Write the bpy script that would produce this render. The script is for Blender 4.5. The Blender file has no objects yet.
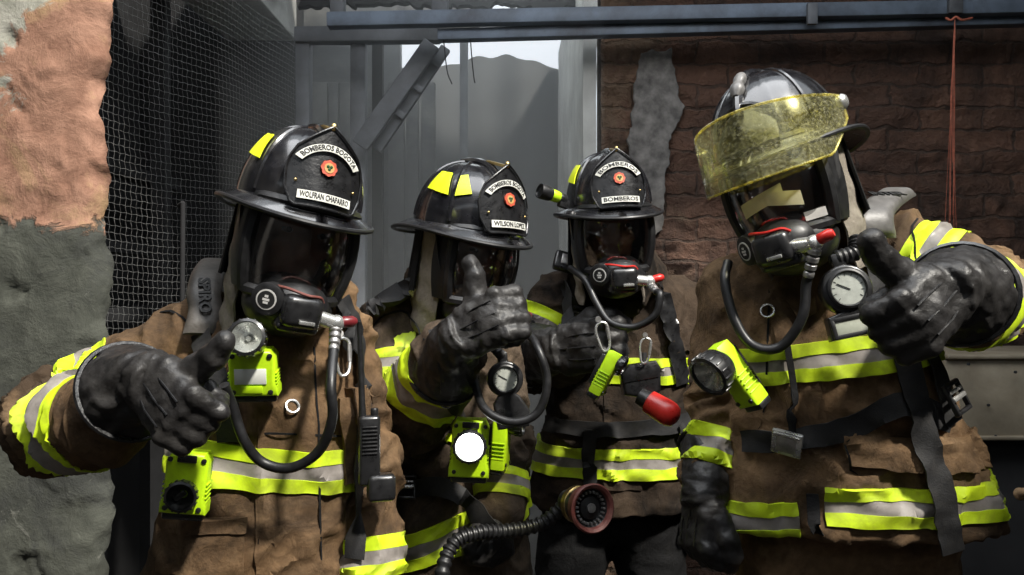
import bpy, bmesh, math, random
import numpy as np
from mathutils import Vector, Matrix, Euler, noise as mnoise
from mathutils.bvhtree import BVHTree
R = math.radians
PI = math.pi
random.seed(7)
scene = bpy.context.scene
COL = scene.collection
# ------------------------------------------------------------------ camera, sky, sun, exposure
CAM = Vector((0, 0, 1.48))
F = 796.0
cam_data = bpy.data.cameras.new('camera')
cam_data.sensor_width = 36
cam_data.lens = F / 1024 * 36
cam_data.clip_start = 0.02
cam = bpy.data.objects.new('camera', cam_data)
cam.location = CAM
cam.rotation_euler = (R(90), 0, 0)
COL.objects.link(cam)
scene.camera = cam
vs = scene.view_settings
vs.view_transform = 'Standard'
vs.look = 'None'
vs.gamma = 1
vs.use_curve_mapping = False
vs.exposure = 0.05
world = bpy.data.worlds.new('sky')
scene.world = world
world.use_nodes = True
bg = world.node_tree.nodes['Background']
bg.inputs[0].default_value = (0.86, 0.93, 1.0, 1)
bg.inputs[1].default_value = 1.25
def lamp(name, kind, loc, target, energy, color=(1, 1, 1), size=1.0, size_y=None, angle=None):
    l = bpy.data.lights.new(name, kind)
    l.energy = energy
    l.color = color
    if kind == 'AREA':
        l.shape = 'RECTANGLE'
        l.size = size
        l.size_y = size_y or size
    if kind == 'SUN' and angle:
        l.angle = angle
    o = bpy.data.objects.new(name, l)
    o.location = loc
    o.rotation_euler = (Vector(target) - Vector(loc)).to_track_quat('-Z', 'Y').to_euler()
    COL.objects.link(o)
    return o
lamp('sun', 'SUN', (2.2, -0.5, 5.2), (0.0, 1.7, 1.4), 6.0, (1, 0.95, 0.86), angle=R(4))
lamp('roof_opening_fill', 'AREA', (0.0, 1.15, 2.95), (0.0, 1.55, 1.3), 28, (0.97, 0.98, 1.0), 2.0, 0.9)  # added area lamp, strengthens the daylight under the roof opening
lamp('alley_fill', 'AREA', (-0.25, 3.45, 2.83), (-0.2, 3.5, 0.5), 5, (0.9, 0.97, 1.0), 1.3, 0.7)  # added fill lamp under the roof slab, brightens the smoke and posts

def at(px, py, d):
    return Vector(((px - 512) / F * d, d, CAM.z - (py - 287.5) / F * d))

# ------------------------------------------------------------------ materials
MATS = {}
class NT:
    def __init__(s, name):
        s.m = bpy.data.materials.new(name)
        s.m.use_nodes = True
        s.t = s.m.node_tree
        s.b = s.t.nodes['Principled BSDF']
        s.out = s.t.nodes['Material Output']
    def n(s, typ, **kw):
        nd = s.t.nodes.new(typ)
        for k, v in kw.items():
            if k.startswith('i_'):
                nd.inputs[k[2:].replace('_', ' ')].default_value = v
            else:
                setattr(nd, k, v)
        return nd
    def l(s, a, b):
        s.t.links.new(a, b)
    def coords(s, scale=1.0):
        tc = s.n('ShaderNodeTexCoord')
        return tc.outputs['Object']
    def noise(s, scale, detail=4, rough=0.6, vec=None, dist=0.0):
        nd = s.n('ShaderNodeTexNoise')
        nd.inputs['Scale'].default_value = scale
        nd.inputs['Detail'].default_value = detail
        nd.inputs['Roughness'].default_value = rough
        nd.inputs['Distortion'].default_value = dist
        s.l(vec if vec else s.coords(), nd.inputs['Vector'])
        return nd.outputs['Fac']
    def ramp(s, fac, stops, interp='LINEAR'):
        r = s.n('ShaderNodeValToRGB')
        r.color_ramp.interpolation = interp
        e = r.color_ramp.elements
        while len(e) < len(stops):
            e.new(0.5)
        for i, (p, c) in enumerate(stops):
            e[i].position = p
            if not hasattr(c, '__len__'):
                c = (c, c, c)
            e[i].color = (c[0], c[1], c[2], 1)
        s.l(fac, r.inputs[0])
        return r.outputs[0]
    def mix(s, fac, a, b, mode='MIX'):
        m = s.n('ShaderNodeMix', data_type='RGBA', blend_type=mode)
        for sock, v in ((m.inputs[0], fac), (m.inputs[6], a), (m.inputs[7], b)):
            if hasattr(v, 'is_output'):
                s.l(v, sock)
            elif hasattr(v, '__len__'):
                sock.default_value = (*v[:3], 1)
            else:
                sock.default_value = v
        return m.outputs[2]
    def math(s, op, a, b=0.0):
        m = s.n('ShaderNodeMath', operation=op)
        for sock, v in ((m.inputs[0], a), (m.inputs[1], b)):
            if hasattr(v, 'is_output'):
                s.l(v, sock)
            else:
                sock.default_value = v
        return m.outputs[0]
    def base(s, c):
        if hasattr(c, 'is_output'):
            s.l(c, s.b.inputs['Base Color'])
        else:
            s.b.inputs['Base Color'].default_value = (*c, 1)
    def rough(s, v):
        if hasattr(v, 'is_output'):
            s.l(v, s.b.inputs['Roughness'])
        else:
            s.b.inputs['Roughness'].default_value = v
    def bump(s, h, strength=0.3, dist=0.004):
        b = s.n('ShaderNodeBump')
        b.inputs['Strength'].default_value = strength
        b.inputs['Distance'].default_value = dist
        s.l(h, b.inputs['Height'])
        s.l(b.outputs[0], s.b.inputs['Normal'])

def mat(name, col, rough=0.5, metal=0.0, var=0.25, vscale=30, bump=0.0, bscale=200, coat=0.0, spec=None, dust=None, dust_amt=0.0):
    n = NT(name)
    f = n.noise(vscale, 5)
    lo = tuple(c * (1 - var) for c in col)
    hi = tuple(min(1, c * (1 + var)) for c in col)
    c = n.ramp(f, [(0.3, lo), (0.7, hi)])
    if dust:
        f2 = n.noise(vscale * 0.4, 8, 0.7, dist=0.4)
        k = n.ramp(f2, [(0.45, 0.0), (0.72, dust_amt)])
        c = n.mix(k, c, dust)
    n.base(c)
    n.rough(n.ramp(f, [(0.25, max(0, rough - 0.08)), (0.75, min(1, rough + 0.1))]))
    n.b.inputs['Metallic'].default_value = metal
    if coat:
        n.b.inputs['Coat Weight'].default_value = coat
        n.b.inputs['Coat Roughness'].default_value = 0.12
    if spec is not None:
        n.b.inputs['Specular IOR Level'].default_value = spec
    if bump:
        n.bump(n.noise(bscale, 3), bump, 0.002)
    MATS[name] = n.m
    return n.m

def cloth_mat(name, col, soot, dust, soot_amt=0.8, dust_amt=0.5):
    n = NT(name)
    f = n.noise(9, 7, 0.65, dist=0.3)
    f2 = n.noise(3.2, 6, 0.7, dist=0.5)
    f3 = n.noise(60, 4, 0.6)
    c = n.mix(n.ramp(f3, [(0.3, 0.0), (0.7, 1.0)]), tuple(x * 0.8 for x in col), tuple(x * 1.15 for x in col))
    c = n.mix(n.ramp(f2, [(0.42, 0.0), (0.60, soot_amt)]), c, soot)
    c = n.mix(n.ramp(f, [(0.52, 0.0), (0.75, dust_amt)]), c, dust)
    n.base(c)
    n.rough(0.85)
    n.b.inputs['Specular IOR Level'].default_value = 0.2
    w1 = n.n('ShaderNodeTexWave', wave_type='BANDS', bands_direction='X', i_Scale=170.0, i_Distortion=0.4)
    w2 = n.n('ShaderNodeTexWave', wave_type='BANDS', bands_direction='Z', i_Scale=170.0, i_Distortion=0.4)
    co = n.coords()
    n.l(co, w1.inputs[0]); n.l(co, w2.inputs[0])
    h = n.math('ADD', n.math('MAXIMUM', w1.outputs['Fac'], w2.outputs['Fac']), n.math('ADD', n.math('MULTIPLY', n.noise(24, 6, 0.62, dist=0.6), 9.0), n.math('MULTIPLY', n.noise(90, 4, 0.6), 2.5)))
    n.bump(h, 0.55, 0.0028)
    MATS[name] = n.m
    return n.m

def pane_mat(name, tint, gloss_rough, refl, speck=None, speck_amt=0.0, speck_scale=120):
    n = NT(name)
    t = n.n('ShaderNodeBsdfTransparent'); t.inputs[0].default_value = (*tint, 1)
    g = n.n('ShaderNodeBsdfGlossy'); g.inputs['Roughness'].default_value = gloss_rough
    fr = n.n('ShaderNodeLayerWeight'); fr.inputs[0].default_value = 0.5
    k = n.math('ADD', n.math('MULTIPLY', n.math('POWER', fr.outputs['Facing'], 3.5), 0.7), refl)
    m = n.n('ShaderNodeMixShader')
    n.l(k, m.inputs[0]); n.l(t.outputs[0], m.inputs[1]); n.l(g.outputs[0], m.inputs[2])
    last = m
    if speck:
        d = n.n('ShaderNodeBsdfDiffuse'); d.inputs[0].default_value = (*speck, 1)
        tr = n.n('ShaderNodeBsdfTranslucent'); tr.inputs[0].default_value = (*speck, 1)
        ad = n.n('ShaderNodeMixShader'); ad.inputs[0].default_value = 0.4
        n.l(d.outputs[0], ad.inputs[1]); n.l(tr.outputs[0], ad.inputs[2])
        f = n.noise(speck_scale, 6, 0.75)
        f2 = n.noise(14, 4, 0.6)
        kk = n.math('ADD', n.ramp(f, [(0.48, 0.0), (0.66, speck_amt)]), n.ramp(f2, [(0.35, 0.0), (0.8, speck_amt * 0.45)]))
        m2 = n.n('ShaderNodeMixShader')
        n.l(kk, m2.inputs[0]); n.l(m.outputs[0], m2.inputs[1]); n.l(ad.outputs[0], m2.inputs[2])
        last = m2
    n.l(last.outputs[0], n.out.inputs['Surface'])
    MATS[name] = n.m
    return n.m

LIME = (0.60, 0.80, 0.012)
cloth_mat('jacket_brown', (0.185, 0.112, 0.058), (0.034, 0.024, 0.017), (0.34, 0.225, 0.125), 0.85, 0.55)
cloth_mat('jacket_tan', (0.220, 0.135, 0.070), (0.045, 0.031, 0.021), (0.40, 0.265, 0.15), 0.8, 0.55)
cloth_mat('jacket_sooty', (0.125, 0.090, 0.062), (0.016, 0.013, 0.011), (0.25, 0.185, 0.13), 0.9, 0.5)
cloth_mat('jacket_dark', (0.070, 0.048, 0.032), (0.009, 0.008, 0.0075), (0.13, 0.09, 0.062), 0.92, 0.35)
cloth_mat('hood_cloth', (0.33, 0.29, 0.235), (0.12, 0.10, 0.085), (0.45, 0.41, 0.35), 0.6, 0.4)
cloth_mat('black_cloth', (0.014, 0.014, 0.015), (0.006, 0.006, 0.006), (0.03, 0.028, 0.026), 0.6, 0.4)
mat('lime_trim', LIME, 0.6, 0, 0.15, 22, dust=(0.20, 0.21, 0.05), dust_amt=0.75, bump=0.25, bscale=60)
mat('silver_trim', (0.27, 0.245, 0.225), 0.45, 0.0, 0.2, 25, dust=(0.08, 0.068, 0.06), dust_amt=0.7, bump=0.25, bscale=60)
mat('lime_plastic', (0.50, 0.78, 0.012), 0.35, 0, 0.1, 30, dust=(0.18, 0.25, 0.02), dust_amt=0.4)
mat('lime_decal', (0.75, 0.85, 0.02), 0.35, 0, 0.1, 40)
mat('helmet_black', (0.010, 0.010, 0.012), 0.22, 0, 0.5, 40, coat=0.8, dust=(0.09, 0.085, 0.08), dust_amt=0.25, bump=0.12, bscale=90)
mat('leather_black', (0.011, 0.011, 0.012), 0.3, 0, 0.4, 60, bump=0.3, bscale=160, coat=0.3)
mat('rubber', (0.012, 0.012, 0.013), 0.42, 0, 0.4, 60, bump=0.1, bscale=250)
mat('hard_plastic', (0.016, 0.016, 0.017), 0.3, 0, 0.4, 60, coat=0.3)
mat('glove_leather', (0.016, 0.015, 0.015), 0.46, 0, 0.5, 35, bump=0.7, bscale=90, dust=(0.065, 0.061, 0.057), dust_amt=0.5, spec=0.35)
mat('webbing', (0.010, 0.010, 0.011), 0.7, 0, 0.4, 80, bump=0.4, bscale=350, dust=(0.04, 0.036, 0.032), dust_amt=0.5)
mat('pad_grey', (0.060, 0.054, 0.048), 0.5, 0, 0.3, 50, bump=0.3, bscale=200, dust=(0.14, 0.125, 0.11), dust_amt=0.5)
mat('pad_pale', (0.12, 0.115, 0.11), 0.4, 0, 0.25, 50, bump=0.2, bscale=200)
mat('chrome', (0.70, 0.70, 0.68), 0.26, 0.75, 0.15, 40)
mat('steel', (0.40, 0.39, 0.38), 0.36, 0.75, 0.3, 60)
mat('brass', (0.55, 0.40, 0.16), 0.35, 1.0, 0.3, 60)
mat('red_plastic', (0.52, 0.025, 0.02), 0.3, 0, 0.15, 40)
mat('maroon_plastic', (0.16, 0.018, 0.022), 0.35, 0, 0.15, 40)
mat('dark_red', (0.15, 0.040, 0.032), 0.55, 0, 0.3, 60, dust=(0.28, 0.17, 0.14), dust_amt=0.6)
mat('emblem_red', (0.50, 0.085, 0.045), 0.4, 0, 0.1)
mat('emblem_gold', (0.50, 0.29, 0.10), 0.4, 0, 0.1)
mat('emblem_green', (0.02, 0.09, 0.03), 0.5, 0, 0.1)
mat('strip_white', (0.72, 0.72, 0.66), 0.5, 0, 0.12, 60, dust=(0.25, 0.23, 0.2), dust_amt=0.5)
mat('letter_black', (0.01, 0.01, 0.01), 0.6, 0, 0.1)
mat('letter_pale', (0.55, 0.54, 0.52), 0.6, 0, 0.2)
mat('letter_gold', (0.40, 0.28, 0.10), 0.6, 0, 0.2)
mat('label_white', (0.78, 0.80, 0.74), 0.5, 0, 0.06)
mat('gauge_face', (0.52, 0.52, 0.49), 0.35, 0, 0.15, 80)
mat('screen_pale', (0.42, 0.44, 0.36), 0.25, 0, 0.1, 40)
mat('skin', (0.36, 0.185, 0.12), 0.5, 0, 0.12, 30)
mat('eye_white', (0.34, 0.31, 0.29), 0.25, 0, 0.05)
mat('eye_dark', (0.02, 0.012, 0.008), 0.2, 0, 0.1)
mat('reflection_pale', (0.62, 0.58, 0.36), 0.6, 0, 0.1)
mat('boot_rubber', (0.02, 0.019, 0.018), 0.5, 0, 0.3)
pane_mat('mask_lens', (0.78, 0.78, 0.78), 0.05, 0.13)
pane_mat('amber_visor', (0.97, 0.95, 0.66), 0.07, 0.04, (0.90, 0.87, 0.58), 0.26, 170)
pane_mat('amber_edge', (0.95, 0.88, 0.45), 0.2, 0.10, (0.90, 0.80, 0.28), 0.7, 60)
pane_mat('clear_glass', (0.92, 0.94, 0.92), 0.03, 0.03)
n = NT('lamp_glow')
n.b.inputs['Base Color'].default_value = (1, 1, 1, 1)
n.b.inputs['Emission Color'].default_value = (1.0, 0.98, 0.93, 1)
n.b.inputs['Emission Strength'].default_value = 9
MATS['lamp_glow'] = n.m

# ------------------------------------------------------------------ numpy noise
_rs = np.random.RandomState(3)
_perm = np.concatenate([_rs.permutation(256)] * 3)
_grad = _rs.normal(size=(256, 3)); _grad /= np.linalg.norm(_grad, axis=1)[:, None]
def pnoise(P):
    P = np.asarray(P, float)
    i = np.floor(P).astype(int); f = P - i
    i &= 255
    u = f * f * f * (f * (f * 6 - 15) + 10)
    out = 0
    for dx in (0, 1):
        for dy in (0, 1):
            for dz in (0, 1):
                h = _perm[_perm[_perm[(i[:, 0] + dx) & 255] + ((i[:, 1] + dy) & 255)] + ((i[:, 2] + dz) & 255)]
                g = _grad[h]
                d = (g * (f - np.array([dx, dy, dz]))).sum(1)
                w = (u[:, 0] if dx else 1 - u[:, 0]) * (u[:, 1] if dy else 1 - u[:, 1]) * (u[:, 2] if dz else 1 - u[:, 2])
                out = out + d * w
    return out * 1.6
def fbm(P, oct=3, gain=0.5):
    P = np.asarray(P, float); a = 1.0; s = 0
    for k in range(oct):
        s = s + a * pnoise(P * 2 ** k + 17.3 * k); a *= gain
    return s

# ------------------------------------------------------------------ mesh builder
class MB:
    def __init__(s, M=None):
        s.v = []; s.f = []; s.mi = []
        s.M = M or Matrix.Identity(4)
    def add(s, vs, fs, mi=0, M=None):
        T = s.M @ M if M is not None else s.M
        b = len(s.v)
        s.v += [T @ Vector(p) for p in vs]
        s.f += [tuple(b + i for i in f) for f in fs]
        s.mi += [mi] * len(fs)
        return s
    def bm(s, bm, mi=0, M=None):
        bm.verts.index_update()
        s.add([v.co.copy() for v in bm.verts], [[v.index for v in f.verts] for f in bm.faces], mi, M)
        bm.free()
        return s
    def box(s, c, size, mi=0, r=0.0, seg=2, rot=None):
        bm = bmesh.new()
        bmesh.ops.create_cube(bm, size=1)
        bmesh.ops.scale(bm, vec=size, verts=bm.verts)
        if r > 0:
            bmesh.ops.bevel(bm, geom=bm.edges[:] , offset=min(r, min(size) * 0.49), segments=seg, affect='EDGES', profile=0.5)
        M = Matrix.Translation(c)
        if rot is not None:
            M = M @ (rot if isinstance(rot, Matrix) else Euler(rot).to_matrix().to_4x4())
        return s.bm(bm, mi, M)
    def prism(s, pts, depth, mi=0, M=None, r=0.0, seg=2):
        bm = bmesh.new()
        vs_ = [bm.verts.new((p[0], p[1], -depth / 2)) for p in pts]
        f = bm.faces.new(vs_)
        ex = bmesh.ops.extrude_face_region(bm, geom=[f])
        for e in ex['geom']:
            if isinstance(e, bmesh.types.BMVert):
                e.co.z += depth
        bmesh.ops.recalc_face_normals(bm, faces=bm.faces)
        if r > 0:
            ed = [e for e in bm.edges if abs(e.verts[0].co.z - e.verts[1].co.z) < 1e-6]
            bmesh.ops.bevel(bm, geom=ed, offset=r, segments=seg, affect='EDGES', profile=0.5)
        return s.bm(bm, mi, M)
    def tube(s, path, r, seg=10, mi=0, caps=True, closed=False, flat=1.0):
        P = [Vector(p) for p in path]
        n = len(P)
        rr = r if hasattr(r, '__len__') else [r] * n
        T = []
        for i in range(n):
            a = P[(i - 1) % n] if (closed or i > 0) else P[i]
            b = P[(i + 1) % n] if (closed or i < n - 1) else P[i]
            T.append((b - a).normalized())
        u = T[0].orthogonal().normalized()
        vs_ = []; fs = []
        for i in range(n):
            u = (u - T[i] * u.dot(T[i]))
            if u.length < 1e-6: u = T[i].orthogonal()
            u.normalize()
            w = T[i].cross(u)
            for k in range(seg):
                a = 2 * PI * k / seg
                vs_.append(P[i] + (u * math.cos(a) + w * math.sin(a) * flat) * rr[i])
        m = n if closed else n - 1
        for i in range(m):
            for k in range(seg):
                a = i * seg + k; b = i * seg + (k + 1) % seg
                j = (i + 1) % n
                fs.append((a, b, j * seg + (k + 1) % seg, j * seg + k))
        if caps and not closed:
            fs.append(tuple(range(seg - 1, -1, -1)))
            fs.append(tuple((n - 1) * seg + k for k in range(seg)))
        return s.add(vs_, fs, mi)
    def lathe(s, prof, seg=24, mi=0, M=None, caps=True):
        vs_ = []; fs = []
        for r, z in prof:
            for k in range(seg):
                a = 2 * PI * k / seg
                vs_.append((r * math.cos(a), r * math.sin(a), z))
        n = len(prof)
        for i in range(n - 1):
            for k in range(seg):
                fs.append((i * seg + k, i * seg + (k + 1) % seg, (i + 1) * seg + (k + 1) % seg, (i + 1) * seg + k))
        if caps:
            fs.append(tuple(range(seg - 1, -1, -1)))
            fs.append(tuple((n - 1) * seg + k for k in range(seg)))
        return s.add(vs_, fs, mi, M)
    def ellip(s, c, rad, mi=0, M=None, u=20, v=12):
        bm = bmesh.new()
        bmesh.ops.create_uvsphere(bm, u_segments=u, v_segments=v, radius=1)
        bmesh.ops.scale(bm, vec=rad, verts=bm.verts)
        T = Matrix.Translation(c)
        if M is not None: T = T @ M
        return s.bm(bm, mi, T)
    def grid(s, fn, nu, nv, mi=0, thick=0.0, M=None, wrap=False):
        # fn(u, v) -> point ; optional thickness along the surface normal, inwards
        pts = [[Vector(fn(i / nu, j / nv)) for j in range(nv + 1)] for i in range(nu + 1)]
        vs_ = [p for row in pts for p in row]
        idx = lambda i, j: i * (nv + 1) + j
        fs = [(idx(i, j), idx(i + 1, j), idx(i + 1, j + 1), idx(i, j + 1)) for i in range(nu) for j in range(nv)]
        if thick:
            nrm = []
            for i in range(nu + 1):
                for j in range(nv + 1):
                    a = pts[min(i + 1, nu)][j] - pts[max(i - 1, 0)][j]
                    b = pts[i][min(j + 1, nv)] - pts[i][max(j - 1, 0)]
                    c = a.cross(b)
                    nrm.append(c.normalized() if c.length > 1e-12 else Vector((0, 0, 1)))
            off = len(vs_)
            vs_ = vs_ + [p - q * thick for p, q in zip(vs_, nrm)]
            fs = fs + [tuple(off + k for k in reversed(f)) for f in fs]
            ring = [idx(i, 0) for i in range(nu + 1)] + [idx(nu, j) for j in range(1, nv + 1)] + [idx(i, nv) for i in range(nu - 1, -1, -1)] + [idx(0, j) for j in range(nv - 1, 0, -1)]
            for k in range(len(ring)):
                a, b = ring[k], ring[(k + 1) % len(ring)]
                fs.append((b, a, off + a, off + b))
        return s.add(vs_, fs, mi, M)
    def loft(s, rings, mi=0, caps=True):
        n = len(rings[0]); vs_ = [p for r in rings for p in r]; fs = []
        for i in range(len(rings) - 1):
            for k in range(n):
                fs.append((i * n + k, i * n + (k + 1) % n, (i + 1) * n + (k + 1) % n, (i + 1) * n + k))
        if caps:
            fs.append(tuple(range(n - 1, -1, -1))); fs.append(tuple((len(rings) - 1) * n + k for k in range(n)))
        return s.add(vs_, fs, mi)
    def text(s, body, size, M=None, mi=0, extrude=0.0006, fn=None, width=None, bold=0.0):
        cu = bpy.data.curves.new('t', 'FONT')
        cu.body = body; cu.size = size; cu.align_x = 'CENTER'; cu.align_y = 'CENTER'
        cu.extrude = extrude; cu.resolution_u = 2; cu.offset = bold
        o = bpy.data.objects.new('t', cu); COL.objects.link(o)
        dg = bpy.context.evaluated_depsgraph_get()
        me = bpy.data.meshes.new_from_object(o.evaluated_get(dg))
        vs_ = [v.co.copy() for v in me.vertices]
        fs = [list(p.vertices) for p in me.polygons]
        bpy.data.objects.remove(o); bpy.data.curves.remove(cu); bpy.data.meshes.remove(me)
        if width and vs_:
            w = max(v.x for v in vs_) - min(v.x for v in vs_)
            k = width / w
            for v in vs_: v.x *= k
        if fn: vs_ = [Vector(fn(v)) for v in vs_]
        return s.add(vs_, fs, mi, M)
    def build(s, name, mats, parent=None, origin=None, smooth=True, angle=40, weld=True):
        if isinstance(mats, str): mats = [mats]
        o0 = Vector(parent.get('_o', (0, 0, 0))) if parent else Vector(origin or (0, 0, 0))
        me = bpy.data.meshes.new(name)
        me.from_pydata([tuple(p - o0) for p in s.v], [], s.f)
        for m in mats: me.materials.append(MATS[m])
        me.polygons.foreach_set('material_index', s.mi)
        if weld:
            b = bmesh.new(); b.from_mesh(me)
            bmesh.ops.remove_doubles(b, verts=b.verts, dist=1e-5)
            bmesh.ops.recalc_face_normals(b, faces=b.faces)
            b.to_mesh(me); b.free()
        if smooth:
            me.polygons.foreach_set('use_smooth', [True] * len(me.polygons))
            me.set_sharp_from_angle(angle=R(angle))
        me.validate(); me.update()
        return link(name, me, parent, o0)

ORG = {}
def link(name, me, parent, o0):
    o = bpy.data.objects.new(name, me)
    COL.objects.link(o)
    if parent is not None:
        o.parent = parent
    else:
        o.location = o0
    o['_o'] = tuple(o0)
    ORG[o.name] = o
    return o
def tag(o, label=None, cat=None, group=None, kind=None):
    if label: o['label'] = label
    if cat: o['category'] = cat
    if group: o['group'] = group
    if kind: o['kind'] = kind
    return o
def thing(name, loc, label, cat, group=None):
    o = bpy.data.objects.new(name, None)
    o.empty_display_size = 0.1
    COL.objects.link(o)
    o.location = loc
    o['_o'] = tuple(loc)
    ORG[o.name] = o
    return tag(o, label, cat, group)
def frame(origin, x, z):
    # matrix whose local x / z axes point along x / z (z kept, x made orthogonal)
    z = Vector(z).normalized(); x = Vector(x); x = (x - z * x.dot(z)).normalized(); y = z.cross(x)
    M = Matrix.Identity(4)
    for i, a in enumerate((x, y, z)):
        M[0][i], M[1][i], M[2][i] = a
    M.translation = Vector(origin)
    return M
def spline(pts, n=8):
    P = [Vector(p) for p in pts]; out = []
    Q = [P[0] * 2 - P[1]] + P + [P[-1] * 2 - P[-2]]
    for i in range(1, len(Q) - 2):
        for k in range(n):
            t = k / n
            a, b, c, d = Q[i - 1:i + 3]
            out.append(0.5 * ((2 * b) + (c - a) * t + (2 * a - 5 * b + 4 * c - d) * t * t + (3 * b - a - 3 * c + d) * t ** 3))
    out.append(P[-1])
    return out

# ------------------------------------------------------------------ cloth surfaces
def fuse(mb, voxel, it=6, fac=0.5):
    me = bpy.data.meshes.new('tmp')
    me.from_pydata([tuple(p) for p in mb.v], [], mb.f)
    b = bmesh.new(); b.from_mesh(me)
    bmesh.ops.recalc_face_normals(b, faces=b.faces)
    b.to_mesh(me); b.free()
    o = bpy.data.objects.new('tmp', me); COL.objects.link(o)
    m = o.modifiers.new('r', 'REMESH'); m.mode = 'VOXEL'; m.voxel_size = voxel
    if it:
        m2 = o.modifiers.new('s', 'SMOOTH'); m2.iterations = it; m2.factor = fac
    dg = bpy.context.evaluated_depsgraph_get()
    me2 = bpy.data.meshes.new_from_object(o.evaluated_get(dg))
    bpy.data.objects.remove(o); bpy.data.meshes.remove(me)
    return me2
def getco(me):
    a = np.empty(len(me.vertices) * 3); me.vertices.foreach_get('co', a); return a.reshape(-1, 3)
def getno(me):
    a = np.empty(len(me.vertices) * 3, np.float32); me.vertex_normals.foreach_get('vector', a); return a.reshape(-1, 3).astype(float)
def setco(me, V):
    me.vertices.foreach_set('co', V.ravel()); me.update()

class Cloth:
    """A worn surface in world space: keeps vertices, normals, triangles and a BVH so bands, pockets and straps can lie on it."""
    def __init__(s, me):
        s.me = me
        s.refresh()
    def refresh(s):
        s.V = getco(s.me); s.N = getno(s.me)
        s.me.calc_loop_triangles()
        t = np.empty(len(s.me.loop_triangles) * 3, np.int32)
        s.me.loop_triangles.foreach_get('vertices', t)
        s.T = t.reshape(-1, 3)
        s.bvh = BVHTree.FromPolygons([tuple(p) for p in s.V], [tuple(int(i) for i in f) for f in s.T])
    def hit(s, px, py, d=1.8):
        dr = (at(px, py, 1.0) - CAM).normalized()
        loc, no, i, dist = s.bvh.ray_cast(CAM, dr)
        if loc is None:
            loc, no, i, dist = s.bvh.find_nearest(at(px, py, d))
        return loc, no
    def patch(s, fields, off, mi=0, mb=None, mask=None, skirt=0.004):
        """cut out the piece of surface where lo <= field <= hi for every (field, lo, hi) and raise it by off"""
        mb = mb or MB()
        T = s.T
        keep = np.ones(len(T), bool)
        for f, lo, hi in fields:
            ft = f[T]
            keep &= (ft.max(1) > lo) & (ft.min(1) < hi)
        if mask is not None:
            keep &= mask[T].all(1)
        vid = {}; vs_ = []; ns = []; fs = []
        nf = len(fields)
        A = np.concatenate([s.V, s.N] + [f[:, None] for f, _, _ in fields], 1)
        for tri in T[keep]:
            poly = [A[i] for i in tri]
            for k, (f, lo, hi) in enumerate(fields):
                c = 6 + k
                for lim, sg in ((lo, 1), (hi, -1)):
                    if not poly: break
                    out = []
                    for i in range(len(poly)):
                        a, b = poly[i], poly[(i + 1) % len(poly)]
                        da, db = (a[c] - lim) * sg, (b[c] - lim) * sg
                        if da >= 0: out.append(a)
                        if (da >= 0) != (db >= 0):
                            out.append(a + (b - a) * (da / (da - db)))
                    poly = out
            if len(poly) < 3: continue
            ids = []
            for p in poly:
                key = tuple(np.round(p[:3], 5))
                if key not in vid:
                    vid[key] = len(vs_); vs_.append(p[:3]); ns.append(p[3:6])
                if not ids or ids[-1] != vid[key]: ids.append(vid[key])
            if len(ids) > 1 and ids[0] == ids[-1]: ids.pop()
            if len(ids) >= 3: fs.append(tuple(ids))
        if not fs: return mb
        vs_ = np.array(vs_); ns = np.array(ns); ns /= np.linalg.norm(ns, axis=1)[:, None] + 1e-9
        top = vs_ + ns * off
        cnt = {}
        for f in fs:
            for i in range(len(f)):
                a, b = f[i], f[(i + 1) % len(f)]
                if (b, a) in cnt: cnt.pop((b, a))
                else: cnt[(a, b)] = 1
        low = vs_ - ns * skirt
        allv = np.concatenate([top, low]); n0 = len(vs_)
        sk = [(b, a, a + n0, b + n0) for a, b in cnt]
        used = sorted({i for f in fs + sk for i in f}); re_ = {k: i for i, k in enumerate(used)}
        mb.add([Vector(allv[k]) for k in used], [tuple(re_[i] for i in f) for f in fs + sk], mi)
        return mb
    def band(s, f, lo, hi, extra=(), mask=None, off=0.003):
        """lime / silver / lime trim between two levels of a field"""
        mb = MB(); w = hi - lo
        ex = list(extra)
        s.patch([(f, lo, lo + w * 0.335)] + ex, off, 0, mb, mask)
        s.patch([(f, lo + w * 0.335, hi - w * 0.335)] + ex, off * 0.8, 1, mb, mask)
        s.patch([(f, hi - w * 0.335, hi)] + ex, off, 0, mb, mask)
        return mb
    def near(s, p):
        loc, no, i, d = s.bvh.find_nearest(p)
        return loc, no
    def ribbon(s, path, width, off=0.004, thick=0.003, mb=None, mi=0, n=6, cross=4, side=None):
        """a flat strap following world points, draped on the surface"""
        mb = mb or MB()
        P = spline(path, n)
        rows = []
        m = len(P)
        for i, p in enumerate(P):
            t = (P[min(i + 1, m - 1)] - P[max(i - 1, 0)]).normalized()
            loc, no = s.near(p)
            if (p - loc).length > 0.06: no = (CAM - p).normalized()
            sd = t.cross(no)
            if sd.length < 1e-4: sd = t.orthogonal()
            sd.normalize()
            row = []
            w = width[min(int(i / m * len(width)), len(width) - 1)] if hasattr(width, '__len__') else width
            for k in range(cross + 1):
                q = p + sd * (k / cross - 0.5) * w
                l2, n2 = s.near(q)
                h = (q - l2).dot(n2)
                if h < off: q = q + n2 * (off - h)
                row.append((q, no))
            rows.append(row)
        c1 = cross + 1
        vs_ = [q for r in rows for q, _ in r] + [q + no * thick for r in rows for q, no in r]
        o = len(rows) * c1
        fs = []
        for i in range(m - 1):
            for k in range(cross):
                a = i * c1 + k
                fs.append((a, a + c1, a + c1 + 1, a + 1)); fs.append((o + a, o + a + 1, o + a + c1 + 1, o + a + c1))
            for k in (0, cross):
                a = i * c1 + k; fs.append((a, o + a, o + a + c1, a + c1))
        for i in (0, m - 1):
            for k in range(cross):
                a = i * c1 + k; fs.append((a, a + 1, o + a + 1, o + a))
        return mb.add(vs_, fs, mi)
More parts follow.
